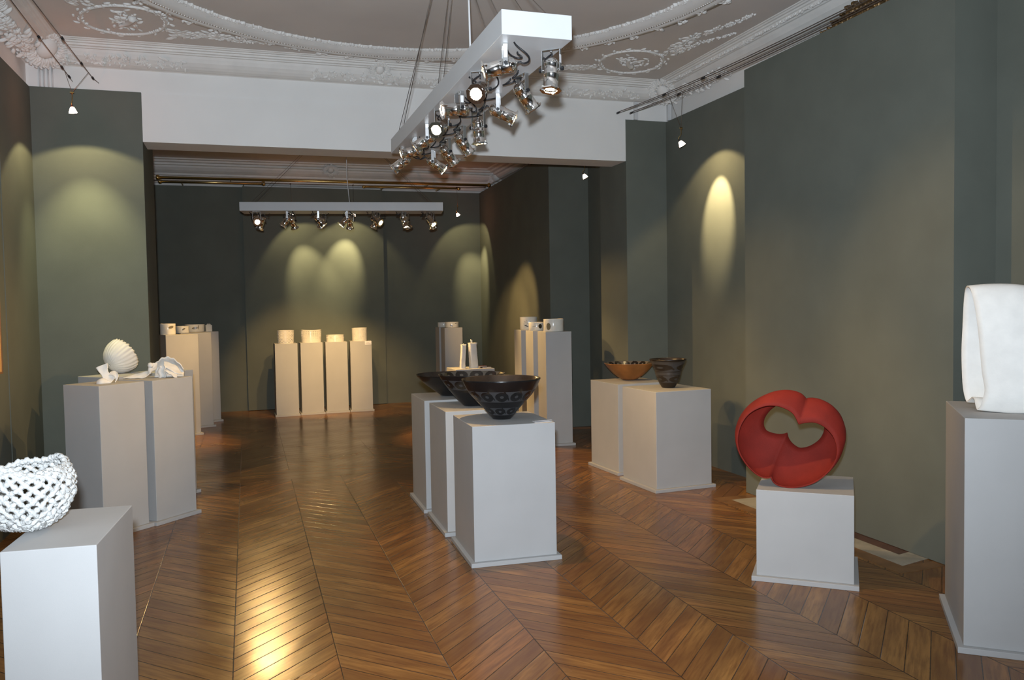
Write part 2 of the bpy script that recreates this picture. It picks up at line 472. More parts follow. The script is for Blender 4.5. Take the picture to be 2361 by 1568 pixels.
# the large round ceiling moulding, with its ribbons and rosettes
CX, CY, RO = 1.10, 4.92, 2.185
ring = MB()
ring.lathe([(RO, 3.623), (RO - .004, 3.598), (RO - .050, 3.590), (RO - .060, 3.580), (RO - .105, 3.576), (RO - .115, 3.586), (RO - .130, 3.586),
            (RO - .140, 3.574), (RO - .180, 3.570), (RO - .195, 3.582), (RO - .22, 3.584), (RO - .232, 3.600), (RO - .262, 3.604), (RO - .27, 3.623)], 180, Tr(CX, CY, 0))
FC = frame((0, 0, ZC - .001), (1, 0, 0), (0, 0, -1))      # ceiling frame: v = -y
rd = random.Random(3)
for k in range(60):
    a = 2 * PI * k / 60
    if math.sin(a) < -0.75: continue
    for q in range(7):
        b = a + (rd.random() - .5) * .035; rr = RO - .045 + (rd.random() - .5) * .085
        leaf(ring, frame((0, 0, 3.590), (1, 0, 0), (0, 0, -1)), CX + rr * math.cos(b), -(CY + rr * math.sin(b)), rd.random() * 6, .035 + .03 * rd.random(), .022, .016)
    for q in range(9):
        b = a + q / 9 * 2 * PI / 60; rr = RO - .262 + (rd.random() - .5) * .03
        leaf(ring, FC, CX + rr * math.cos(b), -(CY + rr * math.sin(b)), rd.random() * 6, .030 + .02 * rd.random(), .016, .022)
        rr = RO - .160
        leaf(ring, frame((0, 0, 3.574), (1, 0, 0), (0, 0, -1)), CX + rr * math.cos(b), -(CY + rr * math.sin(b)), b, .014, .014, .008)
struct(ring.build('trim_7', M_mould))

# oval medallions in the two far corners of the ceiling, with sprays beside them
def medallion(name, cx_, cy_, ang, a_, b_, seed, sp1, sp2):
    mb = MB(); rd = random.Random(seed)
    F = FC @ Tr(cx_, -cy_, 0) @ Rz(ang)
    n = 64
    pth = [F @ Vector((a_ * math.cos(2 * PI * k / n), b_ * math.sin(2 * PI * k / n), .004)) for k in range(n)]
    mb.tube(pth, .011, 6, closed=True)
    for k in range(90):
        t = 2 * PI * k / 90
        s_ = 1 + (rd.random() - .5) * .10
        leaf(mb, F, a_ * s_ * math.cos(t), b_ * s_ * math.sin(t), t + rd.random() * 3, .040, .015, .014)
    # the trophy in the middle: horn, flowers and ribbons
    for k in range(46):
        u = rd.gauss(0, .30) * a_; v = rd.gauss(0, .24) * b_ + .2 * u
        leaf(mb, F, u, v, rd.random() * 6, .03 + .06 * rd.random(), .014 + .012 * rd.random(), .008 + .010 * rd.random())
    mb.tube([F @ Vector((-.35 * a_ + .7 * a_ * t, (-.12 + .35 * (t - .5) ** 2) * b_, .012)) for t in [i / 10 for i in range(11)]], .03, 7, rf=lambda i: .35 + .06 * i)
    for k in range(16):
        t = 2 * PI * k / 16
        leaf(mb, F, a_ * 1.12 * math.cos(t), b_ * 1.16 * math.sin(t), t + PI / 2 + rd.random(), .06, .022, .013)
    for (u0, v0, an, L, sd, wd) in sp1 + sp2:
        spray(mb, FC, u0, -v0, -an, L, .011, sd, .3, wd)
    return struct(mb.build(name, M_mould))
medallion('trim_8', 3.285, 6.71, -1.05, .335, .275, 5,
          [(3.03, 6.93, PI * .98, 1.05, 11, .085), (3.0, 6.98, PI * 1.05, .6, 12, .06)],
          [(3.50, 6.42, -PI * .48, 1.05, 13, .085), (3.55, 6.36, -PI * .42, .6, 14, .06)])
medallion('trim_9', -.79, 6.69, 1.05, .335, .275, 6,
          [(-.50, 6.93, .04, 1.05, 15, .085), (-.47, 6.97, -.04, .6, 16, .06)],
          [(-1.02, 6.42, -PI * .52, 1.0, 17, .085)])

# leaf work on the cove, the corner cartouches
COVE = lambda x: frame((x, YF - .112, 3.499), (1, 0, 0), (0, -.50, -.86))
def cove_group(name, x0, x1, seed, step=.13):
    mb = MB(); rd = random.Random(seed); F = COVE(0)
    x = x0; h = 1
    while x < x1:
        scroll(mb, F, x, .0, rd.random() * 6, .052, .016, h, 1.2, 9)
        for q in range(4):
            leaf(mb, F, x + (rd.random() - .3) * step, (rd.random() - .5) * .13, rd.random() * 6, .055, .02, .014)
        x += step * (.85 + .3 * rd.random()); h = -h
    return struct(mb.build(name, M_mould))
cove_group('trim_10', -1.35, -.42, 21)
cove_group('trim_11', .62, 1.72, 22)
cove_group('trim_12', 2.85, 3.62, 23)
def cartouche(name, O, U, N, size, seed):
    mb = MB(); rd = random.Random(seed); F = frame(O, U, N)
    mb.blob((0, 0, 0), size * .28, size * .34, size * .20, F, 14, 5)
    for k in range(12):
        a = 2 * PI * k / 12
        acanthus(mb, F, size * .3 * math.cos(a), size * .3 * math.sin(a), a, size * .42, size * .10, 4)
    for sg in (-1, 1):
        scroll(mb, F, sg * size * .62, size * .15, 0, size * .26, size * .10, sg)
        scroll(mb, F, sg * size * .55, -size * .35, 1, size * .2, size * .09, -sg)
    for k in range(26):
        leaf(mb, F, rd.gauss(0, .45) * size, rd.gauss(0, .4) * size, rd.random() * 6, size * .24, size * .10, size * .09)
    return struct(mb.build(name, M_mould))
cartouche('trim_13', (1.16, YF - .17, 3.555), (1, 0, 0), (0, -.6, -.8), .13, 31)
cartouche('trim_14', (3.86, 7.22, 3.52), (.7, -.7, 0), (-.5, -.5, -.7), .21, 32)
cartouche('trim_15', (-1.40, 7.22, 3.53), (.7, .7, 0), (.5, -.5, -.7), .27, 33)
cartouche('trim_16', (1.24, 12.56, 3.53), (1, 0, 0), (0, -.6, -.8), .16, 34)
cartouche('trim_17', (3.80, 12.60, 3.50), (.7, -.7, 0), (-.5, -.5, -.7), .22, 35)
# the side cornice on the right: band of leaves and a cartouche further forward
mb = MB(); rd = random.Random(41)
FR = frame((XRW - .207, 0, 3.574), (0, 1, 0), (-.75, 0, -.66))
y = 3.2
while y < 7.1:
    leaf(mb, FR, y, (rd.random() - .5) * .01, rd.random() * 1.2 - .6, .05, .018, .014); y += .026
FRC = frame((XRW - .085, 0, 3.480), (0, 1, 0), (-.50, 0, -.86))
for y0, y1 in ((6.35, 7.15), (3.6, 4.75)):
    y = y0; h = 1
    while y < y1:
        scroll(mb, FRC, y, 0, rd.random() * 6, .055, .018, h, 1.2, 9)
        for q in range(6): leaf(mb, FRC, y + (rd.random() - .5) * .12, (rd.random() - .5) * .15, rd.random() * 6, .06, .022, .016)
        y += .105; h = -h
struct(mb.build('trim_18', M_mould))
mb = MB(); rd = random.Random(43)
FL_ = frame((XLW + .085, 0, 3.480), (0, 1, 0), (.50, 0, -.86))
y = 5.2
while y < 7.2:
    for q in range(8): leaf(mb, FL_, y + (rd.random() - .5) * .12, (rd.random() - .5) * .17, rd.random() * 6, .08, .03, .022)
    scroll(mb, FL_, y, 0, rd.random() * 6, .06, .02, 1, 1.2, 9); y += .12
struct(mb.build('trim_19', M_mould))
# flat pieces let into the floor in front of the right wall: the hearth of a hidden fireplace
mb = MB(); mb.prism([(3.36, 3.62), (3.70, 3.64), (3.70, 3.73), (3.465, 3.725), (3.455, 5.43), (3.70, 5.43), (3.70, 5.53), (3.355, 5.53)], -.02, .0012); struct(mb.build('trim_20', M_border))
mb = MB(); mb.prism([(3.465, 3.725), (3.70, 3.78), (3.70, 3.92), (3.60, 3.896), (3.59, 5.28), (3.70, 5.28), (3.70, 5.43), (3.455, 5.43)], -.02, .0018); struct(mb.build('trim_21', M_marble))
mb = MB(); mb.prism([(3.60, 3.896), (3.70, 3.92), (3.70, 5.28), (3.59, 5.28)], -.02, .0015); struct(mb.build('trim_22', M_dstone))
# electrical trunking on the white wall above the right pier and above the left pier
mb = MB(); mb.box((4.02, 7.415, 3.30), (4.05, 7.447, 3.45)); mb.box((3.66, 7.425, 3.29), (3.70, 7.447, 3.46)); struct(mb.build('trim_23', M_pipe))
mb = MB()
for k in range(4): mb.tube([(-1.50 + .03 * k, 7.43, 3.286), (-1.50 + .03 * k, 7.43, 3.45)], .006, 6)
struct(mb.build('trim_24', M_pipe))

# ------------------------------------------------------------------ display pedestals
def pedestal(key, FLx, FLy, ang, wd, dp, h, label, group=None, ph=.026, po=.024):
    """FL = near left corner of the body on the floor; ang = heading of the front edge (degrees)"""
    root = thing('display_pedestal', label, 'pedestal', (FLx, FLy, 0), math.radians(ang), group)
    MB().bbox((0, 0, ph), (wd, dp, h), .0025).build('body', M_ped, root)
    MB().bbox((-po, -po, 0), (wd + po, dp + po, ph), .002).build('plinth', M_ped, root)
    return root
pedestal('near', -.712, 2.757, -4, .262, .52, .80, 'white pedestal under the knotted openwork bowl, nearest at lower left')
pedestal('right', 2.853, 2.722, -39, .62, .64, .995, 'tall broad white pedestal under the folded white slab form, at the right edge')
pedestal('red', 2.575, 3.812, -39.5, .487, .49, .49, 'lowest, almost cubic white pedestal carrying the red looped sculpture')
pedestal('bc', 1.207, 4.562, -2.2, .498, .545, .81, 'front one of three white pedestals under black bowls, small card on corner', 'pedestals under the black bowls')
pedestal('bb', 1.210, 5.245, -1.2, .50, .555, .815, 'middle one of the three white pedestals under the black bowls', 'pedestals under the black bowls')
pedestal('ba', 1.207, 5.902, -1.0, .50, .553, .818, 'rearmost of the three white pedestals under the black bowls', 'pedestals under the black bowls')
pedestal('tb', 3.043, 5.848, 3.6, .513, .54, .797, 'white pedestal under the tall dark pot, in front of the right hand recess', 'pedestals under the earthenware')
pedestal('ta', 3.056, 6.577, 3.6, .513, .525, .795, 'white pedestal under the wide brown bowl, just behind the one with the dark pot', 'pedestals under the earthenware')
GL = 'block of four turned pedestals on the left'
pedestal('lf', -.935, 5.975, 46, .355, .355, 1.016, 'pale pedestal with the twisted strip on it, left front of the block', GL)
pedestal('lr', -.640, 6.255, 47, .360, .340, 1.016, 'pale pedestal with the folded fabric form on it, right front of the block', GL)
pedestal('ll', -.975, 6.720, 46, .355, .355, 1.016, 'pale pedestal under the ribbed shell form, left rear of the block', GL)
pedestal('lb', -.680, 7.015, 46, .355, .300, 1.016, 'pedestal with bare top mostly hidden behind the folded fabric form', GL)
GA = 'three tall pedestals beyond the left pier'
for fx, fy, lb in ((-.565, 10.650, 'tall pedestal nearest in the row beyond the left pier, under the tall pot'),
                   (-.445, 11.330, 'middle tall pedestal of the row beyond the left pier, under the small pot'),
                   (-.368, 11.830, 'furthest tall pedestal beyond the left pier, under the long low pot')):
    a = math.radians(18)
    pedestal('la', fx - .37 * math.cos(a), fy - .37 * math.sin(a), 18, .37, .34, 1.215, lb, GA)
GR = 'four pedestals in front of the back wall'
for x, y, an, lb in ((.357, 11.944, 2.0, 'leftmost slim pedestal before the back wall, under the brick patterned pot'),
                     (.706, 12.000, 1.5, 'slim pedestal before the back wall under the wide lattice pot'),
                     (1.054, 12.050, -1.0, 'slim pedestal before the back wall under the low pierced pot'),
                     (1.404, 12.070, -3.0, 'rightmost slim pedestal before the back wall, white card on its front')):
    pedestal('row', x, y, an, .306, .306, 1.018, lb, GR, po=.017)
GG = 'pair of pedestals in the far right corner'
pedestal('ring', 2.607, 11.243, -1.0, .253, .262, 1.20, 'tall pedestal in the far right corner carrying the glazed ring pot', GG)
pedestal('ringb', 2.600, 11.565, -1.0, .253, .262, 1.20, 'tall pedestal right behind the one with the ring pot, mostly hidden by it', GG)
pedestal('tower', 2.328, 9.498, 1.5, .48, .435, .75, 'low pedestal under the two white tower forms, half hidden by the black bowls')
G3 = 'three tall pedestals along the right side of the back room'
for y, lb in ((8.195, 'nearest of three tall pedestals right of the opening, grey front fully visible'),
              (8.600, 'middle one of three tall pedestals on the right, only a strip showing'),
              (9.020, 'furthest of three tall pedestals on the right, under the drawn pot')):
    pedestal('r3', 2.985, y, -3.0, .285, .30, 1.212, lb, G3)

# ------------------------------------------------------------------ spotlights on the two lamp bars
def can_mesh():
    mb = MB()
    prof = [(0, .052), (.012, .0515), (.021, .048), (.029, .041), (.0325, .032), (.034, .026), (.0355, .024), (.0355, .020), (.034, .018),
            (.034, -.020), (.0352, -.022), (.0352, -.030), (.0335, -.032), (.0335, -.085), (.036, -.087), (.036, -.094), (.029, -.094), (.029, -.080), (.0, -.080)]
    mb.lathe(prof[1:-1], 24); mb.lathe([(.0001, .052), prof[1]], 24)
    for k in range(12):                                    # ventilation studs round the shoulder
        a = 2 * PI * k / 12
        mb.blob((.0335 * math.cos(a), .0335 * math.sin(a), .030), .0035, .005, .003, Matrix.Rotation(a, 4, 'Z') @ Matrix.Rotation(PI / 2, 4, 'Y'), 6, 2)
    for k in range(3):                                     # lugs that hold the front frame
        a = 2 * PI * k / 3 + .5
        mb.box((-.004, -.005, -.02), (.008, .005, .004), Rz(a) @ Tr(.034, 0, -.083))
    mb.tube([(0, 0, .050), (0, 0, .058)], .006, 10)
    return mb
def flange_mesh():
    mb = MB(); n = 8; vs = []; fs = []
    for z in (-.094, -.099):
        for k in range(n):
            a = 2 * PI * (k + .5) / n
            vs.append((.050 * math.cos(a), .050 * math.sin(a), z))
        for k in range(n):
            a = 2 * PI * (k + .5) / n
            vs.append((.031 * math.cos(a), .031 * math.sin(a), z))
    for k in range(n):
        k2 = (k + 1) % n
        fs += [(k, k2, n + k2, n + k), (2 * n + k2, 2 * n + k, 3 * n + k, 3 * n + k2), (k2, k, 2 * n + k, 2 * n + k2), (n + k, n + k2, 3 * n + k2, 3 * n + k)]
    return mb.add(vs, fs)
def yoke_mesh():
    mb = MB(); w2 = .044
    mb.bbox((-w2, -.011, -.003), (w2, .011, 0), .001)
    for s_ in (-1, 1):
        x = s_ * w2
        mb.bbox((min(x, x - s_ * .003), -.011, -.098), (max(x, x - s_ * .003), .011, 0), .001)
    mb.tube([(0, 0, -.003), (0, 0, -.012)], .006, 8)
    mb.tube([(-.044, 0, -.088), (-.034, 0, -.088)], .004, 8); mb.tube([(.044, 0, -.088), (.034, 0, -.088)], .004, 8)
    return mb
def knob_mesh():
    mb = MB(); vs = []; n = 12
    pr = [.0105 if k % 2 else .0075 for k in range(n)]
    for x in (0.0, .010):
        for k in range(n):
            a = 2 * PI * k / n; vs.append((x, pr[k] * math.cos(a), pr[k] * math.sin(a)))
    fs = [tuple(range(n - 1, -1, -1)), tuple(range(n, 2 * n))] + [(k, (k + 1) % n, (k + 1) % n + n, k + n) for k in range(n)]
    return mb.add(vs, fs)
PIV = -.088
def first_spotlight():
    r = thing('spotlight', 'x', 'spotlight', (0, 0, -20))
    y_ = yoke_mesh().build('yoke', M_steel, r)
    st = MB().box((-.0455, -.008, -.062), (-.0442, .008, -.026)).build('rating_label', M_paper, y_)
    can = can_mesh().build('lamp_can', M_chrome, r); can.location = (0, 0, PIV)
    flange_mesh().build('front_frame', M_chrome, can)
    MB().lathe([(.0001, -.083), (.015, -.0845), (.0285, -.088), (.029, -.0805), (.0001, -.0805)], 20).build('lamp_lens', M_lens, can)
    for s_ in (-1, 1):
        k = knob_mesh().build('knob', M_black, r); k.location = (.0475 if s_ > 0 else -.0475, 0, PIV)
        k.rotation_euler = (0, 0, 0 if s_ > 0 else PI)
    return r
SP0 = first_spotlight(); SP_USED = False
def copy_tree(o):
    c = o.copy(); C.objects.link(c)
    for ch in o.children:
        d = copy_tree(ch); d.parent = c; d.matrix_parent_inverse = ch.matrix_parent_inverse
    return c
rs = random.Random(99)
def spotlight(loc, aim, label, group, power=16, size=46, blend=.55, beam=None):
    """yoke screwed under the bar at loc; can tilted to look along aim"""
    global SP_USED
    r = SP0 if not SP_USED else copy_tree(SP0); SP_USED = True
    a = Vector(aim).normalized()
    phi = math.atan2(-a.x, a.y); t = math.acos(max(-1, min(1, -a.z)))
    r.location = loc; r.rotation_euler = (0, 0, phi)
    r['label'] = label; r['group'] = group
    can = [c for c in r.children if c.name.startswith('lamp_can')][0]
    can.rotation_euler = (t, 0, 0)
    # the lead from the back of the can up to the bar, with a slack loop
    Rx = Matrix.Rotation(t, 4, 'X')
    p0 = Vector((0, 0, PIV)) + Rx @ Vector((0, 0, .058)); p1 = Vector((0, 0, PIV)) + Rx @ Vector((0, 0, .074))
    sx = rs.choice((-1, 1)); e = Vector((sx * .07, rs.uniform(-.09, -.02), -.005))
    ctr = (p1 + e) / 2 + Vector((sx * .02, rs.uniform(-.03, .03), -.05 - .03 * rs.random()))
    p1.z = min(p1.z, -.007)
    pts = [p0, p1]
    for i in range(1, 14):
        s_ = i / 14
        q = p1 * (1 - s_) ** 2 + ctr * 2 * s_ * (1 - s_) + e * s_ ** 2
        q += Vector((math.sin(s_ * 2 * PI) * .022, math.cos(s_ * 2 * PI) * .022 - .022, 0))
        q.z = min(q.z, -.006); pts.append(q)
    pts.append(e)
    MB().tube(pts, .0042, 6).build('cord', M_cord, r)
    # the light itself, from just in front of the glass
    M = Matrix.Translation(Vector(loc)) @ Rz(phi) @ Matrix.Translation((0, 0, PIV)) @ Rx
    spot('lamp_light', M @ Vector((0, 0, -.102)), beam or a, power, size, blend, WARM, .022)
    return r

# front bar
ZB = 2.65
t = thing('lamp_bar', 'long white box bar hanging over the middle of the front room', 'lamp bar', (1.225, 4.825, ZB))
MB().bbox((-.160, -1.415, 0), (.160, 1.415, .105), .002).build('housing', M_bar, t)
mb = MB(); mb.tube([(.06, -.1, .105), (.055, -.1, .5), (.05, -.09, ZC - ZB)], .006, 8); mb.build('supply_cord', M_wcord, t)
for sx in (-.13, .13):
    for sy in (-1.30, 1.30):
        MB().tube([(sx, sy, .105), (sx * .25, sy * .14, ZC - ZB)], .0022, 5).build('suspension_wire', M_wire, t)
        MB().tube([(sx, sy * .84, .105), (sx * .4, sy * .14, ZC - ZB)], .0022, 5).build('suspension_wire', M_wire, t)
ORD = ['nearest', 'second', 'third', 'fourth', 'fifth', 'sixth', 'farthest']
GFR, GFL = 'chrome spotlights along the right of the front bar', 'chrome spotlights along the left of the front bar'
RA = [(-.10, -.12, -1), (.62, .14, -.76), (.86, -.32, -.46), (.05, .05, -1), (.62, .20, -.76), (.68, .26, -.70), (.80, -.30, -.58)]
LA = [(-.92, .22, -.26), (-.42, -.76, -.42), (-.97, -.10, -.14), (-.52, -.70, -.45), (-.76, .20, -.52), (-.95, .06, -.24), (-.72, .22, -.55)]
RB = [(.10, .25, -1), (.85, .12, -.85), (1.0, .0, -.62), (.1, -.02, -1), (.85, .12, -.9), (.9, .2, -.8), (1.0, .1, -.75)]
wr = ['hanging straight down', 'tilted down to the right', 'turned to the right', 'hanging straight down', 'tilted down to the right', 'tilted down to the right', 'turned right']
wl = ['lying almost level, pointing left', 'facing the viewer', 'level and pointing left', 'facing the viewer', 'tilted down to the left', 'level and pointing left', 'tilted down to the left']
for i in range(7):
    yy = 3.565 + .4145 * i
    spotlight((1.345, yy, ZB), RA[i], f'{ORD[i]} chrome spotlight on the right of the front bar, {wr[i]}', GFR, 72, 58, .9)
    spotlight((1.125, yy, ZB), LA[i], f'{ORD[i]} chrome spotlight on the left of the front bar, {wl[i]}', GFL, (60, 46, 60, 46, 65, 85, 80)[i], 56, .9)

# far bar
AB = math.radians(-9.2); LB = 2.305; ZB2 = 2.62
t = thing('lamp_bar', 'white box bar with chrome spotlights hanging across the back room', 'lamp bar', (-.045, 9.94, ZB2), AB)
MB().bbox((0, 0, 0), (LB, .33, .10), .002).build('housing', M_bar, t)
MB().tube([(LB * .53, .16, .10), (LB * .52, .16, .4), (LB * .52, .16, ZC - ZB2)], .005, 8).build('supply_cord', M_wcord, t)
for sx in (.12, LB - .12):
    for sy in (.06, .27):
        MB().tube([(sx, sy, .10), (LB * .5 + (sx - LB / 2) * .12, .16, ZC - ZB2)], .002, 5).build('suspension_wire', M_wire, t)
GBF, GBR = 'chrome spotlights on the front of the far bar', 'chrome spotlights on the rear of the far bar'
FX = [.075, .225, .375, .515, .655, .80, .93]
FA = [(.08, -.90, -.42), (-.55, .1, -.75), (.60, -.05, -.72), (-.62, 0, -.62), (.58, -.62, -.5), (.25, -.2, -.95), (.40, -.55, -.70)]
BA = [(-.25, .35, -.9), (.35, .45, -.85), (-.1, .8, -.6), (.05, .5, -.9), (-.45, .45, -.8), (.45, .35, -.85), (.30, .35, -.9)]
BE = [(-.55, .55, -.75), (.05, .75, -.62), (.0, .8, -.6), (.02, .75, -.65), (.05, .72, -.66), (.7, .5, -.65), (.75, .35, -.6)]
ORD2 = ['leftmost', 'second from left', 'third from left', 'middle', 'third from right', 'second from right', 'rightmost']
wf = ['facing the viewer', 'tilted down left', 'tilted down right', 'tilted down left', 'turned down right', 'pointing down', 'turned down right']
FP = [110, 140, 120, 170, 140, 170, 130]
for i in range(7):
    for row, (oy, A, grp) in enumerate(((.075, FA, GBF), (.255, BA, GBR))):
        p = Vector((-.045, 9.94, ZB2)) + Rz(AB) @ Vector((FX[i] * LB + (.0 if row == 0 else .03), oy, 0))
        if row == 0:
            lab = f'{ORD2[i]} chrome spotlight in the front row of the far bar, {wf[i]}'
        else:
            lab = f'{ORD2[i]} chrome spotlight in the rear row of the far bar, pointing away'
        spotlight(p, A[i], lab, grp, FP[i] if row == 0 else 100, 46, .6, Vector(BE[i]) if row == 1 else None)

# ------------------------------------------------------------------ low voltage cables and the small glass lamps on them
def cable(label, pts_list, clamps, grp=None):
    r = thing('light_cable', label, 'cable', pts_list[0][0], 0, grp)
    o = Vector(pts_list[0][0])
    for pts in pts_list:
        MB().tube([Vector(p) - o for p in pts], .0032, 6).build('wire', M_wire, r)
    for c_ in clamps:
        mb = MB(); v = Vector(c_) - o
        mb.tube([v + Vector((0, -.025, 0)), v + Vector((0, .025, 0))], .0085, 8); mb.build('clamp', M_black, r)
    return r
def ln(a, b, n=6, sag=.0):
    a = Vector(a); b = Vector(b)
    return [a.lerp(b, i / n) - Vector((0, 0, sag * 4 * (i / n) * (1 - i / n))) for i in range(n + 1)]
GC = 'low voltage light cables'
# left pair, along the left wall: a rod with a turnbuckle and a hook at the far end
cable('left one of the two dark cables running along the left wall', [ln((-1.250, 7.20, 3.316), (-1.26, 5.50, 3.33)), ln((-1.250, 7.20, 3.316), (-1.27, 7.44, 3.34), 2)],
      [(-1.250, 7.20, 3.316), (-1.252, 6.95, 3.318), (-1.256, 6.25, 3.323)], GC)
cable('right one of the two dark cables running along the left wall', [ln((-1.085, 7.20, 3.316), (-1.095, 5.25, 3.255)), ln((-1.085, 7.20, 3.316), (-1.08, 7.44, 3.34), 2)],
      [(-1.085, 7.20, 3.316), (-1.088, 6.75, 3.302), (-1.09, 6.10, 3.282)], GC)
# right pairs
def rp(px_y, z0, x): return (x, px_y, z0)
def arc3(a, b, c, n=12):
    a, b, c = Vector(a), Vector(b), Vector(c); t1 = (b - a).length / (c - a).length
    k = (b - a * (1 - t1) ** 2 - c * t1 ** 2) / (2 * t1 * (1 - t1))
    return [a * (1 - i / n) ** 2 + k * 2 * (i / n) * (1 - i / n) + c * (i / n) ** 2 for i in range(n + 1)]
def low(pts, d=.014): return [p - Vector((0, 0, d)) for p in pts]
CR1 = arc3((3.479, 7.44, 3.352), (3.479, 5.848, 3.272), (3.479, 3.60, 3.250)); CR2 = arc3((3.62, 7.44, 3.358), (3.62, 6.086, 3.298), (3.62, 3.60, 3.282))
cable('left one of the two doubled cables along the top of the right wall', [CR1, low(CR1)], [CR1[0] - Vector((0, .03, .011)), CR1[3] - Vector((0, 0, .011)), CR1[5] - Vector((0, 0, .011))], GC)
cable('right one of the two doubled cables along the top of the right wall', [CR2, low(CR2)], [CR2[0] - Vector((0, .03, .011)), CR2[3] - Vector((0, 0, .011)), CR2[5] - Vector((0, 0, .011))], GC)
# along the back wall
cable('pair of thin cables strung along the back wall below the cornice', [ln((-1.6, 12.45, 3.305), (3.59, 12.45, 3.325), 8, .01), ln((-1.6, 12.35, 3.285), (3.55, 12.35, 3.315), 8, .01)],
      [(.65, 12.4, 3.295), (1.54, 12.4, 3.30), (3.11, 12.4, 3.31)], GC)
cable('thin cable along the right side of the back room', [ln((3.52, 12.3, 3.31), (3.43, 9.0, 3.27), 6, .0), ln((3.60, 9.38, 3.28), (3.62, 8.1, 3.27), 3, 0)], [], GC)

def tl(az, tilt):
    a = math.radians(az); t_ = math.radians(tilt)      # az measured from +x towards +y; tilt from straight down
    return (math.cos(a) * math.sin(t_), math.sin(a) * math.sin(t_), -math.cos(t_))
def glass_lamp(loc, top, aim, label, spots, red=0.0, group='small glass lamps on the cables'):
    """loc = middle of the glass; top = points on the cables that it hangs from"""
    loc = Vector(loc); a = Vector(aim).normalized()
    r = thing('cable_lamp', label, 'lamp', loc, 0, group)
    R_ = a.to_track_quat('-Z', 'Y').to_matrix().to_4x4()
    MB().lathe([(.006, .022), (.012, .020), (.018, .010), (.025, -.008), (.030, -.022), (.0285, -.022), (.0, -.018)], 18, R_).build('glass_shade', M_glow, r)
    MB().tube([R_ @ Vector((0, 0, .020)), R_ @ Vector((0, 0, .036))], .009, 10).build('socket', M_black, r)
    neck = Vector((0, 0, .13)); 
    mb = MB(); mb.tube([R_ @ Vector((0, 0, .034)), R_ @ Vector((0, 0, .05)), Vector((0, 0, .075)), neck], .003, 6)
    mb.box((-.014, -.004, -.004), (.014, .004, .004), Tr(*neck)); mb.build('stem', M_brass, r)
    for q in top:
        MB().tube([neck, Vector(q) - loc], .0018, 5).build('hanging_wire', M_wire, r)
    if red:                                                # pinkish leak through the back of the reflector
        pl = bpy.data.lights.new('reflector_leak', 'POINT'); pl.energy = red; pl.color = (1.0, .22, .10); pl.shadow_soft_size = .012
        po_ = bpy.data.objects.new('reflector_leak', pl); C.objects.link(po_); po_.location = loc + Vector((0, -.05, .0))
    for (d, pw, sz, bl, col) in spots:
        spot('lamp_light', loc + a * .03, d, pw, sz, bl, col, .006)
    return r
HAL = (1.0, .82, .42)
glass_lamp((-1.205, 7.02, 3.025), [(-1.250, 7.02, 3.317), (-1.087, 7.02, 3.311)], (.12, .06, -1), 'glowing glass lamp hanging before the left pier',
           [(tl(88, 10), 17, 122, .20, HAL), (tl(86, 14), 62, 66, .8, (.95, .86, .44))], .9)
glass_lamp((3.60, 6.41, 2.866), [(3.479, 6.42, 3.296), (3.62, 6.42, 3.309)], (.7, .02, -1), 'glowing glass lamp hanging by the right hand recess',
           [(tl(6, 31), 16, 118, .25, (1.0, .74, .37)), (tl(9, 38), 125, 46, .6, (1.0, .76, .40))])
glass_lamp((3.62, 8.60, 2.92), [(3.613, 8.55, 3.2735)], (.5, -.2, -1), 'glowing glass lamp hanging in the passage, just under the white beam',
           [((.25, -.1, -1), 5, 60, .5, HAL)])
glass_lamp((.66, 12.40, 2.875), [(.65, 12.40, 3.29)], (.5, .3, -1), 'glowing glass lamp showing just under the left part of the far bar',
           [(tl(60, 34), 10, 102, .3, HAL), (tl(58, 29), 75, 48, .8, HAL)], .4)
glass_lamp((1.545, 12.40, 2.876), [(1.54, 12.40, 3.295)], (-.3, .4, -1), 'glowing glass lamp showing as a speck under the middle of the far bar',
           [(tl(92, 37), 10, 104, .3, HAL), (tl(104, 34), 85, 48, .8, HAL)])
glass_lamp((3.115, 12.40, 2.900), [(3.11, 12.40, 3.305)], (.6, .3, -1), 'glowing glass lamp right of the far bar, near the back corner',
           [(tl(50, 35), 10, 104, .3, HAL), (tl(40, 29), 85, 48, .8, HAL)], .9)
# brass rods under the back cornice
def rod(label, x0, x1, y, z0, z1, r_):
    t = thing('brass_rod', label, 'rod', (x0, y, z0), 0, 'brass rods under the back cornice')
    d = Vector((x1 - x0, 0, z1 - z0))
    MB().tube([(0, 0, 0), d], r_, 10).build('rod', M_brass, t)
    for p in (Vector((0, 0, 0)), d):
        MB().lathe([(.002, -.03), (r_ * 1.5, -.02), (r_ * 1.9, 0), (r_ * 1.5, .02), (.002, .03)], 12, Matrix.Translation(p) @ Matrix.Rotation(PI / 2, 4, 'Y')).build('finial', M_brass, t)
    for k in (.2, .8):
        mb = MB(); p = d * k; mb.box((-.008, 0, -.012), (.008, 12.9 - y, .012), Tr(*p)); mb.build('bracket', M_brass, t)
    return t
rod('longest brass rod, running the full width under the back cornice', -1.12, 3.66, 12.52, 3.352, 3.375, .020)
rod('short brass rod at the left, shining where the light strikes it', -1.10, .284, 12.60, 3.310, 3.318, .020)
rod('short brass rod at the right, between bar and corner', 1.73, 3.19, 12.60, 3.312, 3.322, .014)

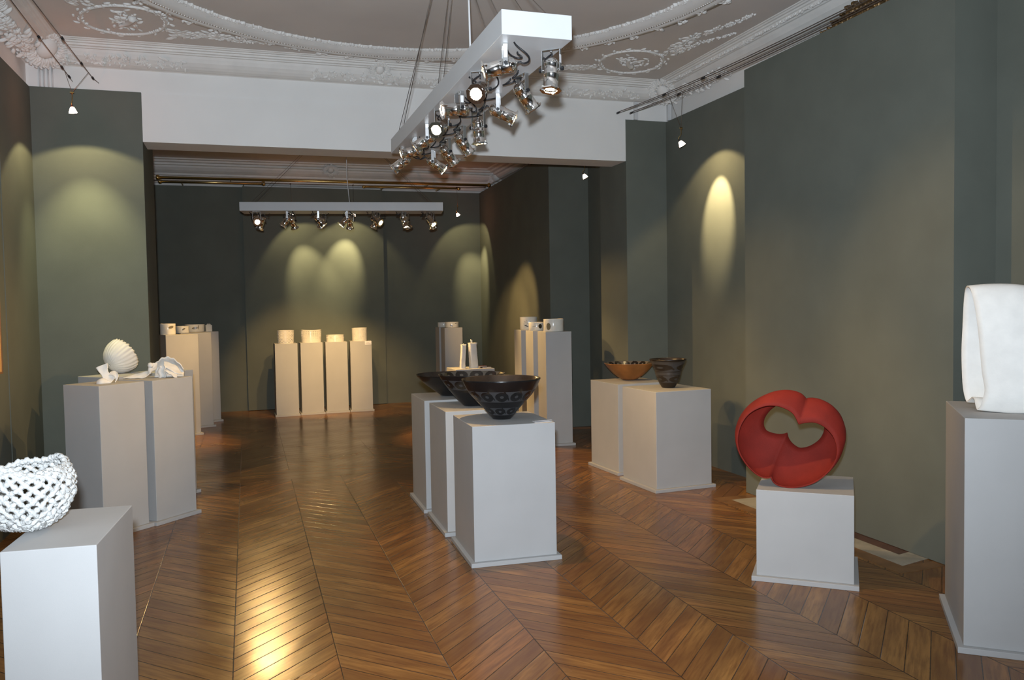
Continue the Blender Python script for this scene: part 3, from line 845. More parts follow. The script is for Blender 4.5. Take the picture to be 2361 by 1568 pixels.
# ------------------------------------------------------------------ ceramics: black bowls and earthenware
def bowl_thing(name, label, cat, loc, prof_out, thick, M_, seg=96, wob=0.0, seed=0, group=None, inner=None, rz=0.0):
    """lathe vessel with a real inner wall; prof_out bottom -> rim"""
    rd = random.Random(seed); ph = [rd.random() * 6 for _ in range(4)]
    top = prof_out[-1][1]
    def rf(r, z, a, i):
        return r * (1 + wob * (math.sin(3 * a + ph[0]) * .6 + math.sin(7 * a + ph[1]) * .25) * (z / top))
    n = len(prof_out)
    inn = [(max(.001, r - thick * (1.0 if i > 1 else .9)), max(z, prof_out[0][1] + thick)) for i, (r, z) in enumerate(prof_out)]
    rim = [(prof_out[-1][0] - thick * .25, top + thick * .35), (prof_out[-1][0] - thick * .75, top + thick * .35)]
    t = thing(name, label, cat, loc, rz, group)
    MB().lathe([(.001, prof_out[0][1])] + prof_out + rim[:1], seg, rfun=rf).build('outer_wall', M_, t)
    MB().lathe([rim[0], rim[1]] + inn[::-1] + [(.001, inn[0][1])], seg, rfun=rf).build('inner_wall', inner or M_, t)
    return t
def smooth_prof(pts, n=28):
    """Catmull-Rom through (r, z) points"""
    P = [Vector((p[0], p[1], 0)) for p in pts]
    out = []
    m_ = len(P) - 1
    for k in range(n + 1):
        u = k / n * m_; i = min(int(u), m_ - 1); f = u - i
        p0 = P[max(i - 1, 0)]; p1 = P[i]; p2 = P[i + 1]; p3 = P[min(i + 2, m_)]
        q = .5 * ((2 * p1) + (p2 - p0) * f + (2 * p0 - 5 * p1 + 4 * p2 - p3) * f * f + (3 * p1 - p0 - 3 * p2 + p3) * f ** 3)
        out.append((q.x, q.y))
    return out
BLK = (.009, .0085, .009); MOT = (.046, .046, .049)
MBc = bowl_mat('black_bowl_two_bands', BLK, MOT, [(.150, .036, 13, .2), (.055, .026, 9, .6)], 11)
MBb = bowl_mat('black_bowl_upper_band', BLK, MOT, [(.155, .036, 11, .1)], 11)
MBa = bowl_mat('black_bowl_plain', (.013, .011, .010), (.02, .018, .016), [], 1) if False else textured('black_bowl_plain', (.013, .011, .010), .22, .3, 12, 80, .15, .5)
MBi = textured('dark_brown_bowl_inside', (.030, .021, .015), .25, .4, 10, 80, .2, .5)
MBi2 = bowl_mat('dark_bowl_inside_motifs', (.022, .016, .012), (.10, .08, .06), [(.195, .036, 12, .3)], 12)
pC = smooth_prof([(.056, .002), (.066, .014), (.104, .060), (.154, .114), (.203, .172), (.240, .246)])
bowl_thing('black_bowl', 'front black bowl with two bands of grey ring motifs on a narrow foot', 'bowl', (1.462, 4.815, .810), pC, .008, MBc, 120, .010, 1, 'black bowls in the centre row', MBi, .9)
pB = smooth_prof([(.060, .002), (.072, .012), (.116, .060), (.160, .112), (.204, .172), (.230, .219)])
bowl_thing('black_bowl', 'middle black bowl with one band of grey rings below its patterned inside rim', 'bowl', (1.462, 5.50, .815), pB, .008, MBb, 120, .010, 2, 'black bowls in the centre row', MBi2, 2.1)
pA = smooth_prof([(.060, .002), (.075, .010), (.135, .055), (.195, .100), (.255, .163)])
bowl_thing('black_bowl', 'rear black bowl, plain outside, wide and shallow', 'bowl', (1.462, 6.19, .818), pA, .008, MBa, 120, .012, 3, 'black bowls in the centre row', MBi, 0)
pBr = smooth_prof([(.048, .002), (.078, .012), (.135, .052), (.182, .098), (.228, .156)])
M_brown = textured('burnished_brown_clay', (.300, .115, .030), .38, .45, 5, 120, .1, .4)
MBi3 = bowl_mat('brown_bowl_inside_motifs', (.020, .014, .010), (.12, .095, .075), [(.135, .028, 16, .3)], 16)
bowl_thing('brown_bowl', 'wide brown clay bowl with a dark patterned inside', 'bowl', (3.335, 6.93, .795), pBr, .008, M_brown, 96, .008, 4, None, MBi3, 0)
pD = smooth_prof([(.052, .002), (.058, .010), (.082, .055), (.100, .100), (.112, .150), (.135, .200), (.152, .236)])
MDk = bowl_mat('dark_brown_pot_banded', (.017, .011, .0075), (.050, .045, .042), [(.172, .034, 3, .35), (.075, .03, 4, .1)], 3, rough=.4)
def band_mat():
    t = NT(MDk); c = t.coord(); x, y, z = t.sep(c)
    wv = t.m('ADD', z, t.m('MULTIPLY', t.noise(c, 6, 1), .012))
    b1 = t.m('LESS_THAN', t.m('ABSOLUTE', t.m('SUBTRACT', wv, .215)), .013)
    b2 = t.m('LESS_THAN', t.m('ABSOLUTE', t.m('SUBTRACT', wv, .126)), .013)
    mk = t.m('MAXIMUM', b1, b2)
    src = t.b.inputs['Base Color'].links[0].from_socket
    t.l.new(t.mix(mk, src, (.050, .045, .042)), t.b.inputs['Base Color'])
band_mat()
bowl_thing('dark_pot', 'tall dark brown pot with grey bands and a ring motif, flaring to a wavy rim', 'pot', (3.305, 6.13, .797), pD, .008, MDk, 96, .022, 5, None, MBi, 1.2)

# ------------------------------------------------------------------ knotted openwork bowl, nearest on the left
def knotted():
    t = thing('openwork_bowl', 'white knotted openwork bowl with diamond holes, nearest at lower left', 'bowl', (-.700, 3.020, .800), .3)
    P = smooth_prof([(.018, .012), (.070, .020), (.112, .055), (.136, .105), (.140, .150), (.128, .190), (.112, .206)], 60)
    tilt = Matrix.Rotation(math.radians(-4), 4, 'X')
    def S(u, a):
        i = min(int(u * 60), 59); f = u * 60 - i
        r = P[i][0] + (P[i + 1][0] - P[i][0]) * f; z = P[i][1] + (P[i + 1][1] - P[i][1]) * f
        z += .012 * u * math.sin(2 * a + .6) + .006 * u * math.sin(5 * a)
        return Vector((r * math.cos(a), r * math.sin(a), z))
    mb = MB(); N = 21
    rd = random.Random(2)
    for hand in (1, -1):
        for k in range(N):
            a0 = 2 * PI * k / N + (0 if hand > 0 else .02)
            pts = []
            for i in range(49):
                u = .12 + .86 * i / 48
                a = a0 + hand * u * 2.15
                p = S(u, a); nrm = Vector((math.cos(a), math.sin(a), -.2)).normalized()
                p += nrm * (.0035 * hand * math.cos(u * N * 2.15 * 2 * PI / (2 * PI) + k * PI))
                pts.append(p)
            ph = rd.random() * 6
            mb.tube(pts, .0082, 7, rf=lambda i, ph=ph: 1 + .30 * math.sin(i * 2.3 + ph) + .10 * math.sin(i * .9 + ph * 2))
    mb.build('lattice', M_crochet, t)
    mb = MB()
    for (u, rr, am) in ((.985, .0085, .003), (1.0, .0075, .004), (.955, .006, .002)):
        pts = []
        for i in range(180):
            a = 2 * PI * i / 180
            p = S(min(u, .999), a); p.z += am * math.sin(26 * a + u * 9); pts.append(p)
        mb.tube(pts, rr, 7, closed=True, rf=lambda i: 1 + .25 * math.sin(i * 1.9))
    mb.build('rim', M_crochet, t)
    mb = MB()
    for j, u in enumerate((.02, .05, .08, .11, .14)):
        pts = []
        for i in range(120):
            a = 2 * PI * i / 120; p = S(u, a); p.z += .003 * math.sin(18 * a + j); pts.append(p)
        mb.tube(pts, .0085, 7, closed=True, rf=lambda i: 1 + .25 * math.sin(i * 1.7))
    mb.lathe([(.001, .010), (.05, .012), (.05, .020), (.001, .020)], 24)
    mb.build('base', M_crochet, t)
    return t
knotted()

# ------------------------------------------------------------------ ribbed shell, torn strip, folded cloth form
def shell():
    t = thing('shell_form', 'white ribbed shell shaped vessel lying on its side, jagged rim to the right', 'sculpture', (-.985, 7.13, 1.016), 0)
    # axis leans right, up and a little to the viewer; the closed end lies at lower left
    ax = Vector((.50, .60, .42)).normalized()
    M = ax.to_track_quat('Z', 'Y').to_matrix().to_4x4()
    rows = []; n = 26; seg = 132
    rd = random.Random(8)
    jag = [rd.random() for _ in range(seg)]
    for i in range(n + 1):
        u = i / n
        th = u * 1.60
        r0 = .122 * math.sin(th) ** .85 if u > 0 else .001; z0 = .165 * (1 - math.cos(th)) * .92
        row = []
        for k in range(seg):
            a = 2 * PI * k / seg
            rib = 1 + .026 * u * math.cos(26 * a + .5 * math.sin(3 * a))
            r = r0 * rib * (1 + .05 * math.sin(2 * a + 1) * u)
            z = z0 + (.014 * jag[k] if i == n else 0) + .004 * u * math.sin(26 * a)
            row.append((r * math.cos(a) * .96, r * math.sin(a) * 1.12, z))
        rows.append(row)
    mb = MB(); mb.grid(rows, thick=.005, closeu=True)
    V = [M @ Vector(p) for p in mb.v]; z0 = min(v.z for v in V)
    sh = Vector((-.040, -.05, -z0)); mb.v = [tuple(v + sh) for v in V]
    mb.build('shell', M_cerw, t)
shell()

def ribbon(path, across, wd, seed, wob=.006, thick=.005, nv=10, edge=.0):
    """a strip of clay: centre line points, local across-vectors and widths -> rows for MB.grid"""
    rd = random.Random(seed)
    Pp = [Vector(p) for p in path]; A = [Vector(a) for a in across]
    m_ = len(Pp) - 1; n = m_ * 7; rows = []
    def cr(L, u):
        i = min(int(u), m_ - 1); f = u - i
        p0 = L[max(i - 1, 0)]; p1 = L[i]; p2 = L[i + 1]; p3 = L[min(i + 2, m_)]
        return .5 * ((2 * p1) + (p2 - p0) * f + (2 * p0 - 5 * p1 + 4 * p2 - p3) * f * f + (3 * p1 - p0 - 3 * p2 + p3) * f ** 3)
    for k in range(n + 1):
        u = k / n * m_
        c = cr(Pp, u); a = cr(A, u); i = min(int(u), m_ - 1); f = u - i
        ww = wd[i] * (1 - f) + wd[i + 1] * f
        row = []
        for j in range(nv + 1):
            s_ = j / nv - .5
            p = c + a.normalized() * (s_ * ww)
            q = noise.noise_vector(p * 28 + Vector((seed, seed * 2, 0)))
            row.append(p + q * wob)
        rows.append(row)
    return rows
def sit(mb, zmin=0.0):
    z0 = min(v[2] for v in mb.v); mb.v = [(x, y, z - z0 + zmin) for x, y, z in mb.v]; return mb

def torn_strip():
    t = thing('torn_strip', 'small white twisted and torn clay strip standing at the left pedestal corner', 'sculpture', (-.905, 6.215, 1.016), 0)
    mb = MB()
    # standing flared piece
    mb.grid(ribbon([(-.045, 0, .118), (-.035, .002, .085), (-.022, .004, .055), (.0, .0, .028), (.028, -.004, .018)], [(.9, 0, .35), (.9, .1, .3), (.85, .2, .2), (.8, .4, .3), (.5, .6, .5)], [.075, .058, .050, .060, .07], 3), thick=.006)
    # side folds near the foot
    mb.grid(ribbon([(.000, .012, .055), (.022, .010, .060), (.042, .002, .048), (.050, -.012, .028), (.045, -.018, .010)], [(0, .5, .8), (0, .6, .7), (.2, .5, .8), (.2, .3, .8), (.1, .8, .4)], [.03, .045, .05, .05, .035], 4), thick=.006)
    sit(mb); mb.build('upright_fold', M_cerw, t)
    mb = MB()
    rows = []
    for i in range(13):
        th = PI * i / 12
        rows.append([(-.075 + .085 * j / 12 , -.035 - .038 * math.cos(th) * math.sin(PI * min(1, j / 12 + .12)) , .034 * math.sin(th) * (math.sin(PI * (j / 12 * .8 + .15))) + .004) for j in range(13)])
    mb.grid(rows, thick=.005); sit(mb); mb.build('curled_base', M_cerw, t)
torn_strip()

def folded_cloth():
    t = thing('folded_form', 'white clay form like crumpled cloth with a long tail and a fan of folds', 'sculpture', (-.625, 6.53, 1.016), 0)
    mb = MB()   # tail running to the left
    mb.grid(ribbon([(-.235, -.01, .004), (-.16, -.012, .014), (-.09, -.012, .022), (-.045, -.005, .040), (-.028, .0, .075), (-.022, .0, .105)],
                   [(0, 1, .2), (0, .8, .5), (.1, .7, .6), (.5, .6, .3), (.8, .5, 0), (.8, .5, 0)], [.02, .05, .065, .06, .05, .03], 5), thick=.005)
    sit(mb); mb.build('tail', M_cerw, t)
    mb = MB()   # little rolled head on the tail
    mb.lathe([(.001, -.02), (.014, -.016), (.020, 0), (.015, .016), (.001, .021)], 16, Tr(-.050, -.012, .092))
    mb.tube([(-.058, -.008, .03), (-.056, -.010, .06), (-.050, -.012, .085)], .013, 10)
    mb.build('rolled_knob', M_cerw, t)
    mb = MB()   # fan of folds at the back
    rows = []
    for i in range(15):
        u = i / 14
        rows.append([((-.03 + .20 * v) * 1.0, .03 + .05 * math.sin(u * PI) - .02 * v, .006 + (.145 * math.sin(PI * (.18 + .72 * v)) ** .8) * u + .005 * math.sin(v * 30) * u) for v in [j / 24 for j in range(25)]])
    mb.grid(rows, thick=.006); sit(mb); mb.build('fan_fold', M_cerw, t)
    mb = MB()   # upright roll in the middle
    rows = []
    for i in range(22):
        a = -.6 + 5.4 * i / 21; r = .030 - .0008 * i
        rows.append([(.022 + r * math.cos(a) + .006 * math.sin(9 * v), -.045 + r * math.sin(a), .085 * v) for v in [j / 8 for j in range(9)]])
    mb.grid(rows, thick=.004); sit(mb); mb.build('upright_roll', M_cerw, t)
    mb = MB()   # drooping folds to the right
    mb.grid(ribbon([(.04, .0, .10), (.08, -.02, .078), (.115, -.03, .055), (.150, -.03, .028), (.172, -.03, .012)], [(.1, .8, .3), (0, .8, .5), (0, .7, .6), (.1, .8, .3), (.1, .8, .3)], [.07, .085, .08, .06, .02], 6, .008), thick=.005)
    mb.grid(ribbon([(.05, -.04, .06), (.085, -.06, .04), (.11, -.07, .018), (.135, -.075, .006)], [(.2, .7, .4), (.1, .7, .5), (0, .8, .4), (0, .8, .2)], [.05, .06, .055, .04], 7, .008), thick=.005)
    sit(mb); mb.build('drooping_folds', M_cerw, t)
folded_cloth()

# ------------------------------------------------------------------ pierced pots in front of the back wall
def pierced(label, loc, R_, h, nth, nz, hole, th=.007, seed=0, flare=0.0, rimwave=0.0):
    t = thing('pierced_pot', label, 'pot', loc, 0, 'pierced porcelain pots before the back wall')
    rd = random.Random(seed); mb = MB()
    def pt(i, k, inner):
        a = 2 * PI * k / nth; z = h * i / nz
        r = R_ * (1 + flare * (i / nz - .5)) * (1 + .012 * math.sin(3 * a + seed)) - (th if inner else 0)
        if i == nz: z += rimwave * math.sin(2 * a + seed)
        return (r * math.cos(a), r * math.sin(a), z)
    solid = [[not hole(i, k % nth, rd) for k in range(nth)] for i in range(nz)]
    vs = [pt(i, k, inn) for inn in (False, True) for i in range(nz + 1) for k in range(nth)]
    o = (nz + 1) * nth
    def id_(i, k, inn): return (o if inn else 0) + i * nth + k % nth
    fs = []
    for i in range(nz):
        for k in range(nth):
            if not solid[i][k]: continue
            fs.append((id_(i, k, 0), id_(i, k + 1, 0), id_(i + 1, k + 1, 0), id_(i + 1, k, 0)))
            fs.append((id_(i, k + 1, 1), id_(i, k, 1), id_(i + 1, k, 1), id_(i + 1, k + 1, 1)))
            if not solid[i][(k + 1) % nth]: fs.append((id_(i, k + 1, 0), id_(i, k + 1, 1), id_(i + 1, k + 1, 1), id_(i + 1, k + 1, 0)))
            if not solid[i][k - 1]: fs.append((id_(i, k, 1), id_(i, k, 0), id_(i + 1, k, 0), id_(i + 1, k, 1)))
            if i == nz - 1 or not solid[i + 1][k]: fs.append((id_(i + 1, k, 0), id_(i + 1, k + 1, 0), id_(i + 1, k + 1, 1), id_(i + 1, k, 1)))
            if i == 0 or not solid[i - 1][k]: fs.append((id_(i, k + 1, 0), id_(i, k, 0), id_(i, k, 1), id_(i, k + 1, 1)))
    mb.add(vs, fs); mb.build('pierced_wall', M_cer, t)
    mb = MB(); mb.lathe([(.001, 0), (R_ * (1 - flare * .5) - th - .0005, 0), (R_ * (1 - flare * .5) - th - .0005, .006), (.001, .006)], 48); mb.build('base', M_cer, t)
    mb = MB(); RT_ = R_ * (1 + flare * .5) - th / 2
    mb.tube([(RT_ * math.cos(2 * PI * k / 60) * (1 + .012 * math.sin(6 * PI * k / 60 + seed)), RT_ * math.sin(2 * PI * k / 60) * (1 + .012 * math.sin(6 * PI * k / 60 + seed)), h + rimwave * math.sin(4 * PI * k / 60 + seed)) for k in range(60)], th * .75, 8, closed=True)
    mb.build('rim', M_cer, t)
    return t
def brick(i, k, rd):
    if i < 2 or i >= 28: return False
    return i % 3 == 2 and (k + 4 * ((i // 3) % 2)) % 8 < 5
pierced('white pot pierced like brickwork, leftmost before the back wall', (.513, 12.115, 1.018), .112, .178, 112, 29, brick, seed=1, flare=.05)
def lattice(i, k, rd):
    if i < 8 or i >= 28: return False
    f = 1 if i >= 22 else 0
    return (i % 4 in ((1, 2, 3) if i > 14 else (2,))) and k % 5 in ((1, 2, 3) if i > 12 else (2, 3))
pierced('wide white pot with a grid of square holes getting smaller downward', (.866, 12.165, 1.018), .140, .172, 140, 30, lattice, seed=2, flare=.04, rimwave=.005)
def slots(i, k, rd):
    a = (k / 110.0 + .30) % 1.0
    c = 5 + 6 * abs(math.sin(a * 9))
    return abs(i - c) < 1.6 and k % 3 == 0 and i > 1 and i < 13
pierced('low white pot with a drifting row of small slots', (1.205, 12.19, 1.018), .127, .092, 110, 16, slots, seed=3)
def dots(i, k, rd):
    return 2 < i < 26 and i % 3 == 0 and (k * 7 + i * 5) % 9 < 1.2 and rd.random() < .85
pierced('tall white pot dotted with scattered holes, rightmost before the back wall', (1.556, 12.19, 1.018), .108, .185, 90, 28, dots, seed=4, flare=.04)

# ------------------------------------------------------------------ glazed pots on the tall pedestals
def pot(label, loc, R_, h, wob=.02, seed=0, group=None, rz=0.0, sq=1.0, marks=(), wall=.005):
    t = thing('glazed_pot', label, 'pot', loc, rz, group)
    def rf(r, z, a, i): return r * (1 + wob * math.sin(2 * a + seed) + wob * .5 * math.sin(5 * a + seed * 2)) * (1 / math.sqrt((math.cos(a)) ** 2 + (sq * math.sin(a)) ** 2))
    MB().lathe([(.001, 0), (R_ * .96, 0), (R_, .006), (R_ * .985, h * .5), (R_, h - .003), (R_ - .0015, h), (R_ - wall, h), (R_ - wall, .008), (.001, .008)], 56, rfun=rf).build('wall', M_cer, t)
    for (a, z, l, hh, ang, mt, nm) in marks:        # drawings in the glaze, lying 0.6 mm proud
        mb = MB(); rows = []
        for i in range(9):
            u = i / 8 - .5; row = []
            for j in range(5):
                v = j / 4 - .5
                e = math.sqrt(max(0, 1 - 4 * u * u))
                dx, dz = u * l, v * hh * e
                aa = a + (dx * math.cos(ang) - dz * math.sin(ang)) / R_; zz = z + dx * math.sin(ang) + dz * math.cos(ang)
                r = rf(R_, zz, aa, 0) + .0006
                row.append((r * math.cos(aa), r * math.sin(aa), zz))
            rows.append(row)
        mb.grid(rows); mb.build(nm, mt, t)
    return t
def insect(a, z, s_):
    return [(a, z, .060 * s_, .010 * s_, -.35, M_dmark, 'drawing'), (a + .12, z + .028 * s_, .050 * s_, .003, .6, M_pmark, 'drawing'), (a - .12, z + .045 * s_, .05 * s_, .003, -.5, M_pmark, 'drawing'),
            (a + .3, z + .05 * s_, .045 * s_, .0025, .1, M_pmark, 'drawing'), (a - .3, z + .03 * s_, .04 * s_, .0025, 1.2, M_pmark, 'drawing'), (a + .05, z + .06 * s_, .03 * s_, .0025, 1.5, M_pmark, 'drawing')]
GP1 = 'glazed pots beyond the left pier'
pot('tall cream glazed pot with wavy rim, nearest of those beyond the left pier', (-.908, 10.745, 1.215), .085, .132, .03, 1, GP1, 0, 1.0, [(-1.0, .09, .07, .03, .2, M_pmark, 'drawing')])
pot('small low cream glazed pot between the tall one and the long one', (-.792, 11.42, 1.215), .080, .088, .03, 2, GP1, 0, 1.0, [(-1.3, .05, .05, .02, .5, M_pmark, 'drawing')])
pot('long low cream glazed pot, furthest of those beyond the left pier', (-.672, 11.93, 1.215), .130, .098, .02, 3, GP1, 0, 1.12, [(-1.5, .05, .09, .03, .1, M_pmark, 'drawing'), (-1.1, .06, .012, .06, 0, M_pmark, 'drawing')])
t = thing('flower_block', 'small cream block with a flower on top at the end of the long low pot', 'sculpture', (-.492, 11.87, 1.215), .2, None)
MB().bbox((-.040, -.03, 0), (.040, .03, .088), .004).build('block', M_cer, t)
mb = MB()
for k in range(9): leaf(mb, Tr(0, 0, .087), .014 * math.cos(k * .7), .014 * math.sin(k * .7), k * .7, .03, .016, .018)
mb.build('flower', M_cer, t)
GP2 = 'glazed pots on the right of the back room'
pot('tall cream pot with a dark winged insect drawn on it', (3.135, 9.185, 1.212), .103, .148, .02, 4, GP2, 0, 1.0, insect(-2.15, .045, 1.0))
pot('small glossy cream pot half hidden between two larger ones', (3.075, 8.75, 1.212), .086, .093, .02, 5, GP2, 0, 1.0, [(-1.35, .05, .05, .05, .3, M_dmark, 'drawing'), (-2.1, .05, .07, .004, .2, M_pmark, 'drawing')])
pot('wide plain cream pot nearest in the right hand group', (3.128, 8.335, 1.212), .110, .134, .015, 6, GP2, 0, 1.0, [(-2.45, .055, .055, .075, 0, M_pmark, 'drawing')])
GP3 = 'glazed rings in the far right corner'
pot('low cream glazed ring pot on the front pedestal in the far corner', (2.745, 11.375, 1.20), .096, .078, .02, 7, GP3, 0, 1.0, [(-1.9, .03, .05, .010, -.4, M_dmark, 'drawing'), (-1.2, .06, .04, .008, .3, M_dmark, 'drawing')])
pot('cream glazed block pot peeping out behind the ring pot', (2.700, 11.70, 1.20), .085, .070, .02, 8, GP3)

# two bent white towers
def tower(label, loc, w_, d_, h, lean, seed, tip):
    t = thing('tower_form', label, 'sculpture', loc, .25, 'white tower forms on the low pedestal')
    rows = []; n = 26; seg = 32
    for i in range(n + 1):
        u = i / n; row = []
        cx_ = lean * math.sin(u * 1.6) ** 2
        for k in range(seg):
            a = 2 * PI * k / seg
            e = .55
            x = w_ / 2 * math.copysign(abs(math.cos(a)) ** e, math.cos(a)); y = d_ / 2 * math.copysign(abs(math.sin(a)) ** e, math.sin(a))
            s_ = 1 - .10 * u + .012 * math.sin(u * 60)
            q = noise.noise_vector(Vector((x * 40 + seed, y * 40, u * 14))) * .0022
            row.append((x * s_ + cx_ + q.x, y * s_ + q.y, h * u))
        rows.append(row)
    mb = MB(); mb.grid(rows, closeu=True, smooth=True)
    c = len(mb.v); mb.v.append((lean, 0, h)); top = n * seg
    for k in range(seg): mb.f.append((top + k, top + (k + 1) % seg, c)); mb.s.append(False)
    mb.build('body', M_cerw, t)
    mb = MB(); mb.bbox((lean - w_ * .46, -d_ * .4, h - .003), (lean + w_ * .46, d_ * .4, h + .006), .002); mb.build('cap', M_cerw, t)
    mb = MB()
    for q in tip: mb.tube([Vector(q[0]) + Vector((lean, 0, h)), Vector(q[1]) + Vector((lean, 0, h))], q[2], 8)
    mb.build('spout', M_cerw, t)
tower('narrow bent white tower form, left one on the low pedestal', (2.445, 9.64, .75), .066, .055, .283, .018, 1, [((0, 0, 0), (.002, 0, .018), .004)])
tower('broad ridged white tower form with a forked spout on top', (2.588, 9.655, .75), .106, .080, .300, -.012, 2, [((-.01, 0, -.01), (-.022, 0, .046), .006), ((-.008, 0, .0), (-.006, 0, .036), .006)])
GB = 'thin books lying on the low pedestal'
for x, y, an, lb in ((2.680, 9.60, 2, 'front thin book with a dark cover lying beside the towers'), (2.685, 9.80, 4, 'rear thin book with a dark cover lying beside the towers')):
    t = thing('book', lb, 'book', (x, y, .75), math.radians(an), GB)
    mb = MB(); mb.box((0, 0, 0), (.115, .085, .002)); mb.box((0, 0, .009), (.115, .085, .011)); mb.box((0, 0, .002), (.003, .085, .009)); mb.build('cover', M_book, t)
    MB().box((.003, .002, .002), (.112, .083, .009)).build('pages', M_page, t)

# cards
t = thing('label_card', 'small folded white card on the corner of the front bowl pedestal', 'card', (1.590, 4.572, .810), math.radians(-2))
mb = MB(); mb.grid([[(0, 0, .001), (0, .055, .001)], [(.105, 0, .001), (.105, .055, .001)]], thick=.0015, smooth=False); mb.build('lower_leaf', M_paper, t)
mb = MB(); mb.grid([[(0, 0, .0095), (0, .055, .002)], [(.105, 0, .0105), (.105, .055, .003)]], thick=.0015, smooth=False); mb.build('upper_leaf', M_paper, t)
mb = MB()
t = thing('label_card', 'white card with two lines of small print on the rightmost back pedestal', 'card', (1.613, 12.056, .965), math.radians(-3))
MB().box((0, -.003, 0), (.092, -.0005, .052)).build('card', M_paper, t)
mb = MB(); mb.box((.022, -.0038, .030), (.062, -.003, .034)); mb.box((.008, -.0038, .018), (.084, -.003, .022)); mb.box((.012, -.0038, .013), (.080, -.003, .015)); mb.build('print', M_ink, t)

# ------------------------------------------------------------------ the red looped sculpture
def resample(seg, n):
    P = [Vector((a, b, 0)) for a, b in seg]
    m_ = len(P) - 1; D = []
    for k in range(161):
        u = k / 160 * m_; i = min(int(u), m_ - 1); f = u - i
        p0 = P[max(i - 1, 0)]; p1 = P[i]; p2 = P[i + 1]; p3 = P[min(i + 2, m_)]
        D.append(.5 * ((2 * p1) + (p2 - p0) * f + (2 * p0 - 5 * p1 + 4 * p2 - p3) * f * f + (3 * p1 - p0 - 3 * p2 + p3) * f ** 3))
    L = [0]
    for a, b in zip(D, D[1:]): L.append(L[-1] + (b - a).length)
    out = []; j = 0
    for k in range(n):
        s_ = L[-1] * k / n
        while j < len(L) - 2 and L[j + 1] < s_: j += 1
        f = (s_ - L[j]) / max(1e-9, L[j + 1] - L[j]); out.append(D[j].lerp(D[j + 1], f))
    return out
# each loop: left lobe from the top notch to the bottom notch, then the right lobe back up (local units, 1 = 1 mm in the front plane)
Fl = [[(590,325),(560,262),(520,230),(460,207),(390,205),(320,230),(260,275),(215,350),(195,440),(205,520),(240,590),(290,650),(340,688),(385,698),(415,690)],
      [(415,690),(430,725),(470,748),(540,755),(620,742),(700,705),(770,640),(815,570),(830,500),(815,420),(780,365),(730,325),(680,310),(630,315),(590,325)]]
Ml = [[(640,207),(610,175),(560,155),(500,150),(430,163),(350,200),(280,255),(228,330),(204,410),(212,490),(240,560),(285,620),(340,660),(390,672),(424,664)],
      [(424,664),(446,700),(500,722),(580,722),(680,690),(780,630),(840,555),(872,460),(876,390),(850,310),(800,250),(740,215),(690,203),(655,203),(640,207)]]
Bl = [[(582,350),(565,300),(520,286),(460,298),(410,335),(375,385),(366,425),(372,455),(390,478),(430,492),(470,496),(500,492),(518,485)],
      [(518,485),(524,515),(545,550),(575,575),(605,585),(660,570),(715,530),(745,480),(752,430),(740,380),(715,345),(690,330),(650,328),(610,335),(582,350)]]
def red_loop():
    NL, NR_ = 64, 64
    loops = []
    for Lp, dep in ((Fl, 0.0), (Ml, .095), (Bl, .175)):
        pts = resample(Lp[0], NL) + resample(Lp[1], NR_)
        loops.append((pts, dep))
    sc_ = .00241 / 3.0157
    c = Vector((2.835, 3.86, 0)); dv = Vector((c.x, c.y, 0)).normalized(); rt = Vector((dv.y, -dv.x, 0))
    base = 755.0
    t = thing('looped_sculpture', 'matt red clay band looped into two lobes with notches top and bottom', 'sculpture', (c.x, c.y, .490), 0)
    rows = []
    nrow = 12
    for i in range(nrow + 1):
        u = i / nrow
        # quadratic through front, middle, back loops
        l0 = (1 - u) * (1 - 2 * u); l1 = 4 * u * (1 - u); l2 = u * (2 * u - 1)
        row = []
        for k in range(NL + NR_):
            p = loops[0][0][k] * l0 + loops[1][0][k] * l1 + loops[2][0][k] * l2
            d = .18 * u
            k_ = 1 + d / 4.55
            x = (p.x - 545) * sc_ * k_; z = (base - p.y) * sc_ * k_ + d * .255
            row.append(rt * x + dv * (d - .115) + Vector((0, 0, z)))
        rows.append(row)
    mb = MB(); mb.grid(rows, thick=.006, closeu=True); 
    z0 = min(v[2] for v in mb.v); mb.v = [(a, b, c_ - z0) for a, b, c_ in mb.v]
    mb.build('band', M_red, t)
red_loop()

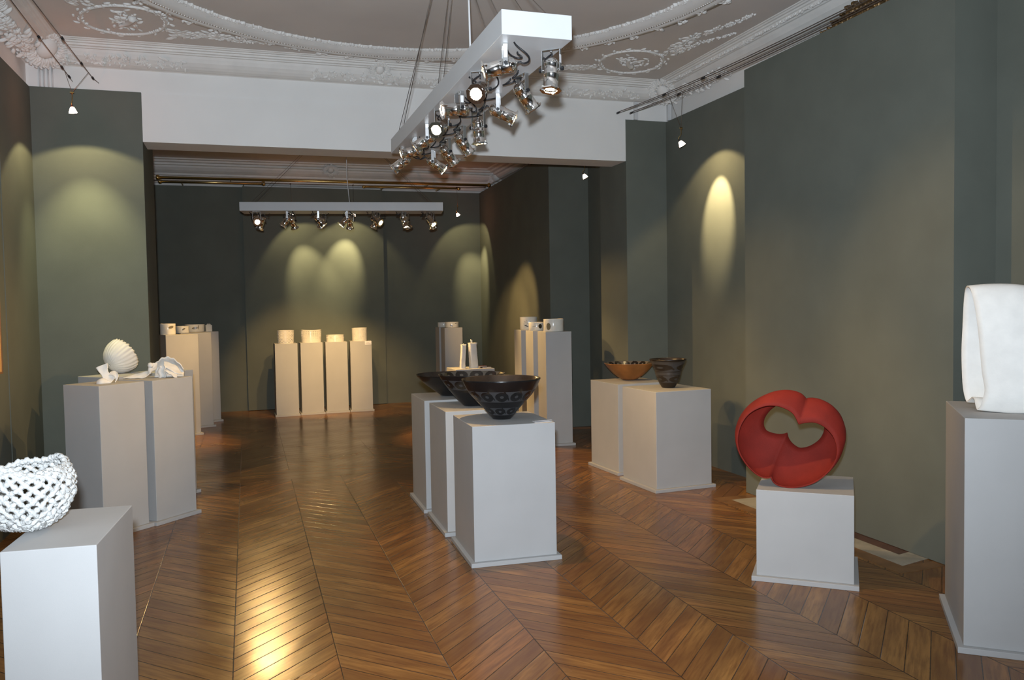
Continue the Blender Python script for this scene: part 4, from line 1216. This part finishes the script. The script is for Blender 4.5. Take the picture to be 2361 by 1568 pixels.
# ------------------------------------------------------------------ the folded white slab form at the right edge
def slab_form():
    t = thing('slab_form', 'tall white clay slab folded into a flattened tube with a wavy open end', 'sculpture', (3.14, 2.90, .995), 0)
    # open end seen from the left: outline in (across, up); the tube runs off to the right
    c = Vector((3.14, 2.90, 0)); dv = Vector((c.x, c.y, 0)).normalized(); rt = Vector((dv.y, -dv.x, 0))
    # front wall from the bottom up, over the top, back wall down, wavy bottom
    # (right offset, depth, height) in cm-like metres at the left opening
    sec = [(.010, -.095, .020), (.022, -.105, .060), (.028, -.105, .105), (.018, -.100, .170), (.010, -.095, .260), (.000, -.085, .370), (-.012, -.070, .460), (-.026, -.045, .528), (-.040, -.010, .552),
           (-.052, .030, .535), (-.058, .055, .470), (-.062, .075, .370), (-.066, .080, .260), (-.064, .075, .170), (-.060, .065, .100), (-.052, .050, .050), (-.042, .030, .028), (-.030, .005, .040), (-.020, -.020, .052), (-.012, -.045, .045), (-.006, -.070, .018), (.000, -.085, .008)]
    P = [Vector(p) for p in sec]; n = len(P); ns = 88
    ring_ = []
    for k in range(ns):
        u = k / ns * n; i = int(u); f = u - i
        p0, p1, p2, p3 = P[(i - 1) % n], P[i % n], P[(i + 1) % n], P[(i + 2) % n]
        ring_.append(.5 * ((2 * p1) + (p2 - p0) * f + (2 * p0 - 5 * p1 + 4 * p2 - p3) * f * f + (3 * p1 - p0 - 3 * p2 + p3) * f ** 3))
    rows = []; L = .42
    for i in range(19):
        u = i / 18; row = []
        for p in ring_:
            x = p.x * (1 - u) + L * u
            bulge = 1 + .25 * math.sin(u * PI)
            zt = p.z
            top = 1 - .16 * u ** 2 + .03 * math.sin(u * PI)
            z = .004 + (zt - .004) * top - .0 * u
            z += .03 * u * u * max(0, 1 - p.z / .2)
            row.append(rt * (x - .02) + dv * (p.y * bulge * (1 - .25 * u)) + Vector((0, 0, z - .012 * math.sin(u * PI) * max(0, 1 - p.z / .12))))
        rows.append(row)
    mb = MB(); mb.grid(rows, thick=.008, closeu=True)
    z0 = min(v[2] for v in mb.v); mb.v = [(a, b, c_ - z0) for a, b, c_ in mb.v]
    mb.build('slab', M_cerw, t)
slab_form()

# ------------------------------------------------------------------ gilded crest showing above the right wall, ochre panel on the left wall
t = thing('gilded_crest', 'dark gilded leafy frame top rising behind the right wall panel', 'frame', (3.86, 4.40, 3.272), 0)
mb = MB(); F = frame((0, 0, 0), (0, -1, 0), (-1, 0, 0)); rd = random.Random(55)
mb.bbox((-.03, -.55, .001), (.03, .42, .03), .01); mb.build('backing', M_gold, t)
mb = MB(); F = frame((-.03, 0, .0), (0, -1, 0), (-1, 0, 0))
acanthus(mb, F, -.42, -.02, PI * .60, .10, .03, 5); acanthus(mb, F, -.30, -.01, PI * .60, .13, .035, 5)
for k in range(9):
    acanthus(mb, F, -.18 + .09 * k, .0, PI * (.35 + .3 * rd.random()), .13 + .05 * rd.random(), .04, 5)
for k in range(40):
    leaf(mb, F, -.25 + rd.random() * .85, rd.random() * .10 - .02, rd.random() * 6, .07, .03, .04)
mb.build('leaf_crest', M_gold, t)
t = thing('ochre_panel', 'ochre toned picture panel hanging on the left wall, cut by the photo edge', 'picture', (-1.582, 6.275, 1.115), 0)
MB().bbox((0, -.62, 0), (.022, 0, .565), .002).build('board', M_ochre, t)
mb = MB(); mb.box((.0, -.64, -.012), (.026, -.62, .577)); mb.box((.0, 0, -.012), (.026, .012, .577)); mb.box((.0, -.62, -.012), (.026, 0, 0)); mb.box((.0, -.62, .565), (.026, 0, .577)); mb.build('edge_frame', M_border, t)
